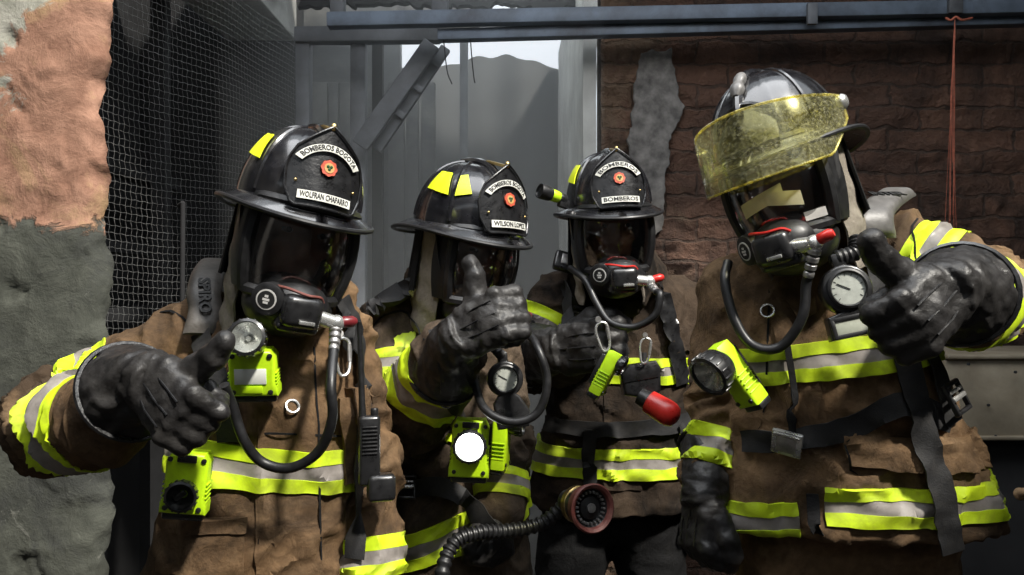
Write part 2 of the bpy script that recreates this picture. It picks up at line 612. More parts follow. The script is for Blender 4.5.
    def strap(s, pxs, width, off=0.004, thick=0.003, mb=None, mi=0, n=6, cross=4):
        return s.ribbon([at(*p) if len(p) == 3 else s.hit(*p)[0] + s.hit(*p)[1] * off for p in pxs], width, off, thick, mb, mi, n, cross)
    def object(s, name, m, parent):
        o0 = Vector(parent['_o'])
        setco(s.me, s.V - np.array(o0))
        s.me.materials.clear(); s.me.materials.append(MATS[m])
        s.me.polygons.foreach_set('use_smooth', [True] * len(s.me.polygons))
        s.me.polygons.foreach_set('material_index', [0] * len(s.me.polygons))
        s.me.name = name
        return link(name, s.me, parent, o0)

def seg_param(V, a, b):
    a = np.array(a); b = np.array(b); d = b - a; L2 = d @ d
    t = ((V - a) @ d) / L2
    tc = np.clip(t, 0, 1)
    dist = np.linalg.norm(V - (a + tc[:, None] * d), axis=1)
    return t, dist
# ------------------------------------------------------------------ firefighter kit
def head_matrix(pos, yaw, pitch, roll):
    # local x = the wearer's right, y = forwards, z = up; yaw 0 looks at -Y of the world
    return Matrix.Translation(pos) @ Matrix.Rotation(PI + R(yaw), 4, 'Z') @ Matrix.Rotation(R(pitch), 4, 'X') @ Matrix.Rotation(R(roll), 4, 'Y')
DOME = (0.118, 0.142, 0.150)
def dome_pt(az, el, off=0.0):
    # az 0 = front, positive to the wearer's right ; el 0 = rim, 90 = top
    a, e = R(az), R(el)
    ce = abs(math.cos(e)) ** 0.85
    rib = 0.0025 * math.exp(-((az % 60) - 30) ** 2 / 10.0) * math.cos(e)
    k = 1 + rib / 0.12
    return Vector((math.sin(a) * ce * (DOME[0] * k + off), math.cos(a) * ce * (DOME[1] * k + off), math.sin(e) * (DOME[2] * k + off)))
def helmet(root, M, top_text, low_text, shield_tilt=-16, decal=True, visor=None, shield=True, s=1.0, pairs=2):
    M = M @ Matrix.Scale(s, 4)
    m = MB(M)
    m.grid(lambda u, v: dome_pt(u * 360, v * 89.5), 96, 20, 0)
    # raised comb from front to back
    path = [dome_pt(0, e, 0.004) for e in range(25, 90, 6)] + [dome_pt(180, e, 0.004) for e in range(89, 8, -6)]
    m.tube(path, 0.009, 8)
    for az in (62, 118, -62, -118):
        m.tube([dome_pt(az, e, 0.0) for e in range(4, 86, 6)], 0.0045, 6)
    h = m.build('helmet', 'helmet_black', root)
    def brim_r(a):
        c = math.cos(a); s_ = math.sin(a)
        fr = 0.174 if c > 0 else 0.215
        return Vector((s_ * 0.148, c * fr, 0))
    def brim(u, v):
        a = u * 2 * PI
        inner = Vector((math.sin(a) * (DOME[0] - 0.004), math.cos(a) * (DOME[1] - 0.004), 0.004))
        out = brim_r(a)
        c = math.cos(a); sa = abs(math.sin(a))
        drop = -0.016 - 0.022 * max(0, -c) ** 2 - 0.010 * max(0, c) ** 2 + 0.004 * sa ** 6
        p = inner.lerp(out, v); p.z += drop * v ** 1.3
        return p
    b = MB(M); b.grid(brim, 72, 8, 0, thick=0.004)
    b.build('brim', 'helmet_black', h)
    t = MB(M); t.tube([brim(k / 72, 1.0) + Vector((0, 0, -0.002)) for k in range(72)], 0.005, 8, closed=True)
    t.build('brim_edge', 'rubber', h)
    if shield:
        # leather front shield standing on the brim, bowed round the dome
        def sh(x, z, off=0.0):
            q = Matrix.Rotation(R(-shield_tilt), 4, 'X') @ Vector((x, off - x * x / 0.24, z))
            return Vector((0, 0.157, 0.000)) + q
        prof = [(0, 0.052), (0.05, 0.060), (0.3, 0.071), (0.62, 0.073), (0.82, 0.068), (1.0, 0.058)]
        def width(v):
            for (a, wa), (c, wc) in zip(prof, prof[1:]):
                if v <= c: return wa + (wc - wa) * (v - a) / (c - a)
            return prof[-1][1]
        def shp(u, v):
            x = (u * 2 - 1)
            top = 0.158 - 0.040 * abs(x) - 0.006 * x * x
            return x * width(v), v * top
        s_ = MB(M); s_.grid(lambda u, v: sh(*shp(u, v), 0.004), 24, 20, 0, thick=-0.006)
        # stitched rim
        rim = [shp(0, k / 20) for k in range(21)] + [shp(k / 24, 1) for k in range(1, 25)] + [shp(1, 1 - k / 20) for k in range(1, 21)] + [shp(1 - k / 24, 0) for k in range(1, 24)]
        s_.tube([sh(x, z, 0.008) for x, z in rim], 0.0022, 6, closed=True)
        so = s_.build('front_shield', 'leather_black', h)
        # upper arched strip and lower strip
        st = MB(M)
        def arc(u, v):
            a = R(-56 + 112 * u); r_ = 0.060 + 0.015 * v
            return sh(math.sin(a) * r_ * 0.98, 0.054 + math.cos(a) * r_ * 1.0 * 0.9, 0.0095)
        st.grid(arc, 20, 1, 0, thick=0.0012)
        st.build('name_strip', 'strip_white', h)
        st = MB(M)
        st.grid(lambda u, v: sh(-0.050 + 0.100 * u, 0.012 + 0.016 * v, 0.0095), 10, 1, 0, thick=0.0012)
        st.build('name_strip', 'strip_white', h)
        def arct(p):
            a = p.x / 0.067; r_ = 0.0675 + p.y
            return sh(-math.sin(a) * r_ * 0.98, 0.054 + math.cos(a) * r_ * 0.9, 0.0108 + p.z)
        lt = MB(M)
        lt.text(top_text, 0.0150, fn=arct, width=0.118, bold=0.0003)
        lt.build('lettering', 'letter_black', h, smooth=False)
        lt = MB(M)
        lt.text(low_text, 0.0150, fn=lambda p: sh(-p.x, 0.020 + p.y, 0.0108 + p.z), width=0.092, bold=0.0003)
        lt.build('lettering', 'letter_black', h, smooth=False)
        e = MB(M)
        C0 = (0.0, 0.077)
        def disc(rad, off, mi, lob=0.0, n=48):
            vs_ = [sh(C0[0], C0[1], off)] + [sh(C0[0] + math.sin(2 * PI * k / n) * rad * (1 + lob * math.cos(8 * 2 * PI * k / n)), C0[1] + math.cos(2 * PI * k / n) * rad * (1 + lob * math.cos(8 * 2 * PI * k / n)), off) for k in range(n)]
            e.add(vs_, [(0, 1 + k, 1 + (k + 1) % n) for k in range(n)], mi)
            vs2 = vs_[1:] + [sh(C0[0] + math.sin(2 * PI * k / n) * rad, C0[1] + math.cos(2 * PI * k / n) * rad, 0.006) for k in range(n)]
            e.add(vs2, [(k, (k + 1) % n, n + (k + 1) % n, n + k) for k in range(n)], mi)
        disc(0.0150, 0.0098, 0, 0.06)
        disc(0.0095, 0.0106, 1)
        for x, z in ((-0.003, 0.002), (0.003, 0.002), (0, -0.003)):
            e.ellip(sh(C0[0] + x, C0[1] + z, 0.0108), (0.0030, 0.0012, 0.0034), 2, u=10, v=6)
        e.build('emblem', ['emblem_red', 'emblem_gold', 'emblem_green'], h, smooth=False)
        bt = MB(M)
        bt.ellip(sh(0, 0.158, 0.004), (0.006, 0.006, 0.008), 0, u=10, v=8)
        for x in (-0.055, 0.055):
            bt.ellip(sh(x, 0.045, 0.009), (0.003, 0.002, 0.003), 0, u=8, v=6)
        bt.tube([sh(0, 0.155, 0.0), dome_pt(0, 74, 0.012), dome_pt(0, 82, 0.004)], 0.004, 8)
        bt.build('shield_holder', 'brass', h)
    else:
        def fp(u, v):
            x = (u * 2 - 1) * (0.064 - 0.012 * v * v)
            return Vector((x, 0.160 - x * x / 0.24 - 0.030 * v - 0.010 * v * v, 0.004 + v * (0.082 - 9 * x * x)))
        s_ = MB(M); s_.grid(fp, 20, 12, 0, thick=-0.010)
        s_.tube([fp(k / 20, 1.0) + Vector((0, 0.004, 0)) for k in range(21)], 0.005, 8)
        s_.build('front_plate', 'leather_black', h)
        bt = MB(M)
        bt.tube(spline([(0, 0.118, 0.104), (0, 0.104, 0.119), (0, 0.090, 0.131), (0, 0.074, 0.142), (0, 0.060, 0.147)], 3), [0.007, 0.010, 0.013, 0.014, 0.013, 0.010, 0.010, 0.012, 0.012, 0.011, 0.010, 0.008, 0.006], 14)
        bt.build('shield_holder', 'pad_pale', h)
    if decal:
        for sx in (1, -1):
            for q in (((42, 30), (60, 26), (60, 48), (50, 50)), ((68, 26), (102, 30), (96, 50), (74, 50)))[2 - pairs:]:
                def fq(u, v, q=q, sx=sx):
                    a = [q[0][i] * (1 - u) * (1 - v) + q[1][i] * u * (1 - v) + q[2][i] * u * v + q[3][i] * (1 - u) * v for i in (0, 1)]
                    return dome_pt(sx * a[0], a[1], 0.003)
                d = MB(M)
                d.grid(fq, 8, 6, 0, thick=0.002)
                d.build('reflective_decal', 'lime_decal', h)
    # black fabric ear flaps round sides and back
    f = MB(M)
    def flap(u, v):
        a = R(100 + 160 * u)
        r_ = 1.0 + 0.03 * math.sin(u * 40) * v + 0.03 * v
        return Vector((math.sin(a) * 0.112 * r_, math.cos(a) * 0.128 * r_ + 0.002, 0.0 - 0.165 * v))
    f.grid(flap, 48, 10, 0, thick=0.005)
    f.build('ear_flap', 'black_cloth', h)
    # chin strap
    c = MB(M)
    for sx in (1, -1):
        c.tube([Vector((sx * 0.112, 0.03, -0.004)), Vector((sx * 0.108, 0.055, -0.08)), Vector((sx * 0.085, 0.07, -0.16)), Vector((sx * 0.03, 0.075, -0.215))], 0.008, 8, flat=0.35)
    c.build('chin_strap', 'webbing', h)
    if visor is not None:
        v = MB(M)
        def vz(u, w):
            a = R(-82 + 164 * u)
            top = 0.062 + 0.010 * math.cos(a); bot = -0.030 - 0.028 * math.cos(a)
            if abs(a) > R(60):
                k = (abs(a) - R(60)) / R(22); bot = bot + (0.055 * k)
            z = bot + (top - bot) * w
            rr = 1.0 + 0.05 * (1 - w) * math.cos(a)
            p = Vector((math.sin(a) * 0.142 * rr, math.cos(a) * 0.188 * rr - 0.010, z)) - Vector((0, 0.018, 0.036)) - Vector((0, 0, 0.016))
            return Matrix.Rotation(R(visor), 3, 'X') @ p + Vector((0, 0.018, 0.036))
        v.grid(vz, 48, 14, 0, thick=0.0035)
        vo = v.build('face_shield', 'amber_visor', h)
        e2 = MB(M)
        for w in (0, 1):
            e2.tube([vz(k / 48, w) for k in range(49)], 0.0024, 6)
        e2.tube([vz(0, k / 6) for k in range(7)], 0.0024, 6); e2.tube([vz(1, k / 6) for k in range(7)], 0.0024, 6)
        e2.build('face_shield_rim', 'amber_edge', h)
        for sx in (1, -1):
            k2 = MB(M)
            k2.lathe([(0.013, -0.008), (0.014, 0.002), (0.010, 0.007), (0.004, 0.009)], 18, 0, frame((sx * 0.143, 0.018, 0.036), (0, 1, 0), (sx, 0, 0)))
            k2.box((sx * 0.130, 0.016, 0.030), (0.030, 0.022, 0.020), 1, 0.004)
            k2.build('face_shield_pivot', ['chrome', 'hard_plastic'], h)
    return h

def lens_pt(a, v, off=0.0):
    # a azimuth degrees (+ = wearer's right), v 0 bottom .. 1 top
    z = -0.142 + 0.142 * v
    k = 0.90 + 0.10 * math.sin(PI * min(1, v * 0.9 + 0.12)) - 0.10 * (1 - v) ** 2
    r = R(a)
    return Vector((math.sin(r) * (0.088 * k + off), 0.014 + math.cos(r) * (0.112 * k + off), z))
def mask(root, M, hose, glare_and_label=False, red=True, s=1.13, knob='red_plastic'):
    Mr = M @ Matrix.Scale(s * 0.93, 4) @ Matrix.Translation((0, 0.012, -0.008))
    M = M @ Matrix.Diagonal((s * 1.08, s, s, 1))
    m = MB(M)
    # rubber seal round the lens, back to the cheeks
    for sx in (1, -1):
        m.grid(lambda u, v: lens_pt(sx * (58 + 24 * u), v * 1.0, 0.002 - 0.004 * u), 10, 14, 0, thick=0.006 * sx)
    ring = [lens_pt(-60, k / 12, 0.002) for k in range(13)] + [lens_pt(-60 + 120 * k / 24, 1, 0.002) for k in range(1, 25)] + [lens_pt(60, 1 - k / 12, 0.002) for k in range(1, 13)] + [lens_pt(60 - 120 * k / 24, 0, 0.002) for k in range(1, 24)]
    m.tube(ring, 0.0105, 8, closed=True)
    m.ellip((0, 0.062, -0.158), (0.066, 0.062, 0.052))
    m.ellip((0, 0.095, -0.152), (0.050, 0.050, 0.040))
    b = m.build('breathing_mask', 'rubber', root)
    ML = M
    g = MB(M); g.grid(lambda u, v: lens_pt(-60 + 120 * u, v), 32, 12, 0, thick=0.0025)
    g.build('lens', 'mask_lens', b)
    M = Mr
    r = MB(M)
    r.box((0.000, 0.126, -0.160), (0.066, 0.058, 0.054), 0, 0.014, 3)
    r.box((0.0, 0.115, -0.184), (0.070, 0.050, 0.026), 0, 0.010, 3)
    r.box((-0.006, 0.1585, -0.174), (0.026, 0.004, 0.006), 1, 0.001)
    r.build('regulator', ['hard_plastic', 'chrome'], b)
    d = MB(M)
    D = frame((0.050, 0.116, -0.150), (0, 0, 1), (0.55, 0.84, -0.05))
    d.lathe([(0.018, -0.035), (0.026, -0.028), (0.0275, 0.004), (0.026, 0.009), (0.020, 0.011)], 28, 0, D)
    dd = d.build('speech_diaphragm', 'rubber', b)
    e = MB(M)
    e.lathe([(0.0165, 0.0105), (0.0165, 0.0122)], 28, 0, D)
    e.lathe([(0.0140, 0.0120), (0.0140, 0.0128)], 28, 1, D)
    for yy, ww in ((0.0055, 0.0055), (0.0, 0.011), (-0.005, 0.008)):
        q = D @ Matrix.Translation((yy, 0, 0.0132))
        e.bm(_cube((0.0036, ww, 0.0012)), 0, q)
    e.build('diaphragm_emblem', ['letter_pale', 'letter_black'], b)
    if red:
        t = MB(M)
        t.tube(spline([(0.048, 0.108, -0.128), (0.030, 0.138, -0.126), (0.0, 0.149, -0.131), (-0.024, 0.141, -0.132), (-0.034, 0.132, -0.140)], 5), 0.0026, 8)
        t.build('release_trim', 'dark_red' if knob != 'red_plastic' else 'red_plastic', b)
    # hose connector on the wearer's left
    k = MB(M)
    k.tube([(-0.030, 0.128, -0.166), (-0.060, 0.130, -0.170)], [0.013, 0.012], 14)
    k.ellip((-0.064, 0.130, -0.170), (0.014, 0.014, 0.014), 0)
    k.build('hose_swivel', 'chrome', b)
    k = MB(M)
    k.tube([(-0.070, 0.131, -0.168), (-0.076, 0.131, -0.166), (-0.092, 0.129, -0.163), (-0.098, 0.128, -0.162)], [0.007, 0.0095, 0.0095, 0.006], 14)
    k.build('release_knob', knob, b)
    P0 = M @ Vector((-0.064, 0.132, -0.178))
    P1 = P0 + (Vector(hose[0]) - P0).normalized() * 0.055
    c = MB()
    for i in range(4):
        a = P0.lerp(P1, i / 4); bb = P0.lerp(P1, (i + 0.8) / 4)
        c.tube([a, a.lerp(bb, 0.15), a.lerp(bb, 0.85), bb], [0.008, 0.0112 - 0.0006 * i, 0.0112 - 0.0006 * i, 0.008], 12)
    c.build('hose_connector', 'steel', b)
    hs = MB(); hs.tube(spline([P0.lerp(P1, 0.9)] + list(hose), 9), 0.0088, 12)
    hs.build('air_hose', 'rubber', b)
    M = ML
    if glare_and_label:
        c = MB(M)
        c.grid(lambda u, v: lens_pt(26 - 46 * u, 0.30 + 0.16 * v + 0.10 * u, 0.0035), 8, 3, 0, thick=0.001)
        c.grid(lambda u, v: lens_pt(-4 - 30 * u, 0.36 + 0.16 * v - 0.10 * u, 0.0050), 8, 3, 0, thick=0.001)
        c.build('lens_reflection', 'reflection_pale', b)  # bright lens reflection, modelled as pale strips on the outer surface
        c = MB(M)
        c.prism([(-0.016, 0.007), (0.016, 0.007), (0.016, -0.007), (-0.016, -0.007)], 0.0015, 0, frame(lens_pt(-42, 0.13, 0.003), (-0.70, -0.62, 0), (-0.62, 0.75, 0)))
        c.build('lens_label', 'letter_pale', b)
    return b
def _cube(size):
    bm = bmesh.new(); bmesh.ops.create_cube(bm, size=1); bmesh.ops.scale(bm, vec=size, verts=bm.verts); return bm

def hood(root, M):
    m = MB(M)
    def hd(u, v):
        a = R(64 + 232 * u)
        z = 0.0 - 0.255 * v
        k = 1.0 - 0.10 * v - 0.12 * max(0, v - 0.6)
        fold = 0.004 * math.sin(v * 26 + 3 * math.sin(u * 9)) * v
        return Vector((math.sin(a) * (0.104 * k + fold), math.cos(a) * (0.120 * k + fold) - 0.008 * v, z))
    m.grid(hd, 40, 22, 0, thick=0.004)
    return m.build('protective_hood', 'hood_cloth', root)

def glove(root, name, wrist, fdir, tdir, right=True, scale=1.1, thumb=True, curl=1.0, cuff_back=None, cuff_r=1.0, cuff_len=0.115):
    """closed hand: f = towards the knuckles, t = thumb side up; leather gauntlet with five separate fingers"""
    f = Vector(fdir).normalized(); t = Vector(tdir); t = (t - f * t.dot(f)).normalized()
    b = f.cross(t) if right else t.cross(f)
    M = Matrix.Identity(4)
    for i, a in enumerate((b, f, t)):           # local x = back of the hand, y = knuckles, z = thumb side
        M[0][i], M[1][i], M[2][i] = a * scale
    M.translation = Vector(wrist)
    m = MB(M)
    m.box((0.002, 0.056, 0.0), (0.050, 0.104, 0.098), 0, 0.020, 3)
    m.ellip((0.010, 0.075, 0.0), (0.022, 0.040, 0.046))
    m.ellip((-0.012, 0.040, 0.026), (0.022, 0.038, 0.026))
    for k, zz in enumerate((0.038, 0.0130, -0.0120, -0.0360)):
        L = (0.98, 1.06, 1.0, 0.86)[k]
        kn = Vector((0.010, 0.098, zz))
        a1 = R(-48 * curl - 4 * (k % 2)); a2 = a1 - R(88 * curl); a3 = a2 - R(62 * curl)
        pts = [kn]
        for ang, ln in ((a1, 0.040), (a2, 0.036), (a3, 0.028)):
            p = pts[-1]
            pts.append(p + Vector((math.sin(ang), math.cos(ang), 0)) * ln * L)
        rr = [0.0168, 0.0158, 0.0146, 0.0130]
        if k == 3: rr = [x * 0.9 for x in rr]
        for i in range(3):
            m.tube([pts[i], pts[i].lerp(pts[i + 1], 0.5), pts[i + 1]], [rr[i], (rr[i] + rr[i + 1]) / 2 * 0.94, rr[i + 1]], 12)
        for p, r_ in zip(pts, rr):
            m.ellip(p, (r_ * 1.04,) * 3, u=14, v=10)
    if thumb:
        tp = [Vector((-0.010, 0.040, 0.034)), Vector((-0.008, 0.058, 0.066)), Vector((-0.004, 0.070, 0.094)), Vector((0.000, 0.070, 0.120))]
    else:
        tp = [Vector((-0.012, 0.040, 0.034)), Vector((-0.020, 0.072, 0.056)), Vector((-0.034, 0.104, 0.054)), Vector((-0.044, 0.124, 0.036))]
    rr = [0.024, 0.0220, 0.0205, 0.0175]
    for i in range(3):
        m.tube([tp[i], tp[i].lerp(tp[i + 1], 0.5), tp[i + 1]], [rr[i], (rr[i] + rr[i + 1]) / 2 * 0.95, rr[i + 1]], 12)
    for p, r_ in zip(tp, rr):
        m.ellip(p, (r_ * 1.02,) * 3, u=14, v=10)
    # wrist
    cb = M.inverted() @ Vector(cuff_back) if cuff_back is not None else Vector((0, -0.11, 0))
    cd = cb.normalized()
    W = [Vector((0.002, 0.025, 0)), cd * 0.02, cd * cuff_len * 0.55, cd * cuff_len]
    m.tube(spline(W, 4), [0.043 + (0.065 * cuff_r - 0.043) * max(0, k - 3) / 9 for k in range(13)], 18)
    me = fuse(m, 0.0042 * scale, 3, 0.4)
    V = getco(me); N = getno(me)
    L = (V - np.array(M.translation)) @ np.array([list(b), list(f), list(t)]).T
    fold = fbm(V * 26, 3)
    rid = 1 - 2 * np.abs(pnoise(L * np.array([16, 55, 22]) + 5))
    wr = np.exp(-((L[:, 1] + 0.005) / 0.03) ** 2)
    V = V + N * (0.0036 * fold + 0.0034 * rid * (0.45 + wr))[:, None]
    me2 = Cloth.__new__(Cloth); me2.me = me; setco(me, V); me2.refresh()
    o = me2.object(name, 'glove_leather', root)
    # sewn cuff edge
    c = MB()
    C0 = M @ (cd * (cuff_len - 0.003)); ax = (M.to_3x3() @ cd).normalized(); u = ax.orthogonal().normalized(); w = ax.cross(u)
    c.tube([C0 + (u * math.cos(a) + w * math.sin(a)) * 0.066 * cuff_r * scale for a in [2 * PI * k / 32 for k in range(32)]], 0.0045 * scale, 6, closed=True)
    c.build('cuff_edge', 'leather_black', o)
    s_ = MB(M)
    for zz in (0.024, 0.0, -0.023):          # seams over the back of the hand
        s_.tube([(0.027 - 0.004 * abs(zz) / 0.024, 0.02, zz * 0.8), (0.033 - 0.003 * abs(zz) / 0.024, 0.06, zz), (0.030, 0.096, zz)], 0.0016, 6)
    s_.build('back_seam', 'leather_black', o)
    return o

def tube_limb(mb, pts, rad):
    P = [Vector(p) for p in pts]
    for i in range(len(P) - 1):
        n_ = 6
        q = [P[i].lerp(P[i + 1], k / n_) for k in range(n_ + 1)]
        mb.tube(q, [rad[i] + (rad[i + 1] - rad[i]) * k / n_ for k in range(n_ + 1)], 20)
    for p, r_ in zip(P, rad):
        mb.ellip(p, (r_, r_, r_), u=20, v=14)

class Wearer:
    pass
def ring_pts(c, a, b, yaw, n=40, e=2.5):
    out = []
    for k in range(n):
        th = 2 * PI * k / n
        x = a * math.copysign(abs(math.cos(th)) ** (2 / e), math.cos(th)); y = b * math.copysign(abs(math.sin(th)) ** (2 / e), math.sin(th))
        out.append(Vector(c) + Matrix.Rotation(R(yaw), 3, 'Z') @ Vector((x, y, 0)))
    return out
def firefighter(label, feet, torso, arms, cloth, head, seed=0, collar=None, pants_mat='jacket_dark'):
    """torso rows: (px, py, depth, half width px, half depth m, yaw); arms: list of (points, radii)"""
    w = Wearer()
    root = thing('person', feet, label, 'person', None)
    w.root = root
    mb = MB()
    rings = []; w.rings = []
    for px, py, d, hw, hd, yaw in torso:
        c = at(px, py, d); a = hw * d / F
        w.rings.append((c, a, hd, yaw))
        rings.append(ring_pts(c, a, hd, yaw))
    mb.loft(rings)
    for pts, rad in arms:
        tube_limb(mb, pts, rad)
    neck = head['M'] @ Vector((0, -0.025, -0.205)); nb = w.rings[0][0]
    cr = collar or 0.108
    mb.tube([nb + Vector((0, 0, -0.06)), nb.lerp(neck, 0.6), neck], [cr + 0.03, cr + 0.008, cr], 28)
    me = fuse(mb, 0.0075, 9, 0.5)
    V = getco(me); N = getno(me)
    # which limb does each vertex belong to
    tz = np.array([r[0].z for r in w.rings]); order = np.argsort(tz)
    ip = lambda vals: np.interp(V[:, 2], tz[order], np.array(vals)[order])
    cx = ip([r[0].x for r in w.rings]); cy = ip([r[0].y for r in w.rings]); A = ip([r[1] for r in w.rings]); B = ip([r[2] for r in w.rings])
    yw = np.radians(ip([r[3] for r in w.rings]))
    lx = np.cos(yw) * (V[:, 0] - cx) + np.sin(yw) * (V[:, 1] - cy); ly = -np.sin(yw) * (V[:, 0] - cx) + np.cos(yw) * (V[:, 1] - cy)
    best = np.sqrt((lx / A) ** 2 + (ly / B) ** 2)
    best = np.maximum(best, 0.0)
    lab = np.zeros(len(V), int); T = np.zeros(len(V))
    w.lx = lx / A
    amp = np.full(len(V), 0.0)
    P = V + seed * 7.7
    warp = np.stack([fbm(P * 4 + 3, 2), fbm(P * 4 + 11, 2), fbm(P * 4 + 23, 2)], 1)
    ridge = lambda X: (1 - np.minimum(1, np.abs(pnoise(X)) * 1.6)) ** 2
    tor = 0.012 * ridge(P * np.array([10, 10, 3.2]) + warp * 0.9) + 0.010 * ridge(P @ np.array([[5, 2, 8], [2, 6, 2], [-6, 2, 7.]]) + 9 + warp) + 0.006 * fbm(P * 9 + 31, 3) - 0.009
    disp = tor.copy()
    w.arm_t = []
    for ai, (pts, rad) in enumerate(arms):
        for si in range(len(pts) - 1):
            t, dist = seg_param(V, pts[si], pts[si + 1])
            tc = np.clip(t, 0, 1)
            val = dist / (rad[si] + (rad[si + 1] - rad[si]) * tc)
            k = val < best
            best = np.where(k, val, best); lab[k] = 1 + ai * 4 + si; T[k] = t[k]
        L0 = [Vector(pts[i + 1]) - Vector(pts[i]) for i in range(len(pts) - 1)]
    for ai, (pts, rad) in enumerate(arms):
        for si in range(len(pts) - 1):
            k = lab == 1 + ai * 4 + si
            if not k.any(): continue
            a = np.array(pts[si]); d = np.array(pts[si + 1]) - a; L = np.linalg.norm(d); d /= L
            s_ = (V[k] - a) @ d; q = (V[k] - a) - s_[:, None] * d
            coord = np.concatenate([(s_ * 17 + q @ np.array([7, -5, 8.]))[:, None], q[:, [0, 2]] * 6], 1) + seed * 3.1 + ai
            wv = np.stack([fbm(V[k] * 5 + 3, 2), fbm(V[k] * 5 + 11, 2), fbm(V[k] * 5 + 23, 2)], 1)
            rid = 2 * (1 - np.minimum(1, np.abs(pnoise(coord + wv * 0.8)) * 1.5)) ** 1.7 - 0.8
            e = (L - s_) if si == 0 else s_
            near = np.exp(-(e / 0.11) ** 2)
            disp[k] = rid * (0.0065 + 0.0085 * near) + 0.005 * fbm(V[k] * 13, 3)
    V = V + N * (disp * 0.95)[:, None]
    setco(me, V)
    w.cl = Cloth(me); w.lab = lab; w.T = T; w.A = A
    # trousers and boots down to the floor
    hip = w.rings[-1]
    return w
def armband(w, arm, seg, t0, t1, name='sleeve_stripe', off=0.003):
    cl = w.cl
    a, b = w.spec_arms[arm][0][seg], w.spec_arms[arm][0][seg + 1]
    t, dist = seg_param(cl.V, a, b)
    r = w.spec_arms[arm][1]
    m = (dist < max(r) * 1.45) & ((w.lab == 1 + arm * 4 + seg) | (w.lab == 1 + arm * 4 + 1 - seg))
    return cl.band(t, t0, t1, (), m, off).build(name, ['lime_trim', 'silver_trim'], w.root_jacket)
def bodyband(w, A, B, wpx, x0=None, x1=None, name='reflective_stripe', off=0.008, front=True, d=1.6):
    """trim round the trunk whose upper edge runs through two measured spots on the cloth"""
    cl = w.cl
    ha, hb = cl.hit(*A, d)[0], cl.hit(*B, d)[0]
    e = hb - ha; e.y = 0; e.normalize()
    n_ = np.array((-e.z, 0, e.x)); ev = np.array(e)
    f = cl.V @ n_
    top = np.array(ha) @ n_; dd = (ha.y + hb.y) / 2
    ex = []
    u = cl.V @ ev
    if x0 is not None or x1 is not None:
        lo = np.array(cl.hit(*x0, d)[0]) @ ev if x0 else -99
        hi = np.array(cl.hit(*x1, d)[0]) @ ev if x1 else 99
        ex.append((u, lo, hi))
    m = (w.lab == 0)
    if front: m &= cl.N[:, 1] < 0.35
    return cl.band(f, top - wpx * dd / F, top, ex, m, off).build(name, ['lime_trim', 'silver_trim'], w.root_jacket)
def panel(w, quad, off, name, material, d=1.6, mask=True, anylab=False):
    """sewn-on piece of cloth bounded by four measured spots (top-left, top-right, bottom-right, bottom-left)"""
    cl = w.cl
    h = [cl.hit(*q, d)[0] for q in quad]
    fs = []
    for i in range(4):
        a, b = h[i], h[(i + 1) % 4]
        e = Vector((b.x - a.x, 0, b.z - a.z)).normalized(); n_ = np.array((e.z, 0, -e.x))
        f = (cl.V - np.array(a)) @ n_
        fs.append((f, 0.0, 9.0))
    m = cl.N[:, 1] < 0.45
    if not anylab: m &= (w.lab == 0)
    return cl.patch(fs, off, 0, None, m).build(name, material, w.root_jacket)

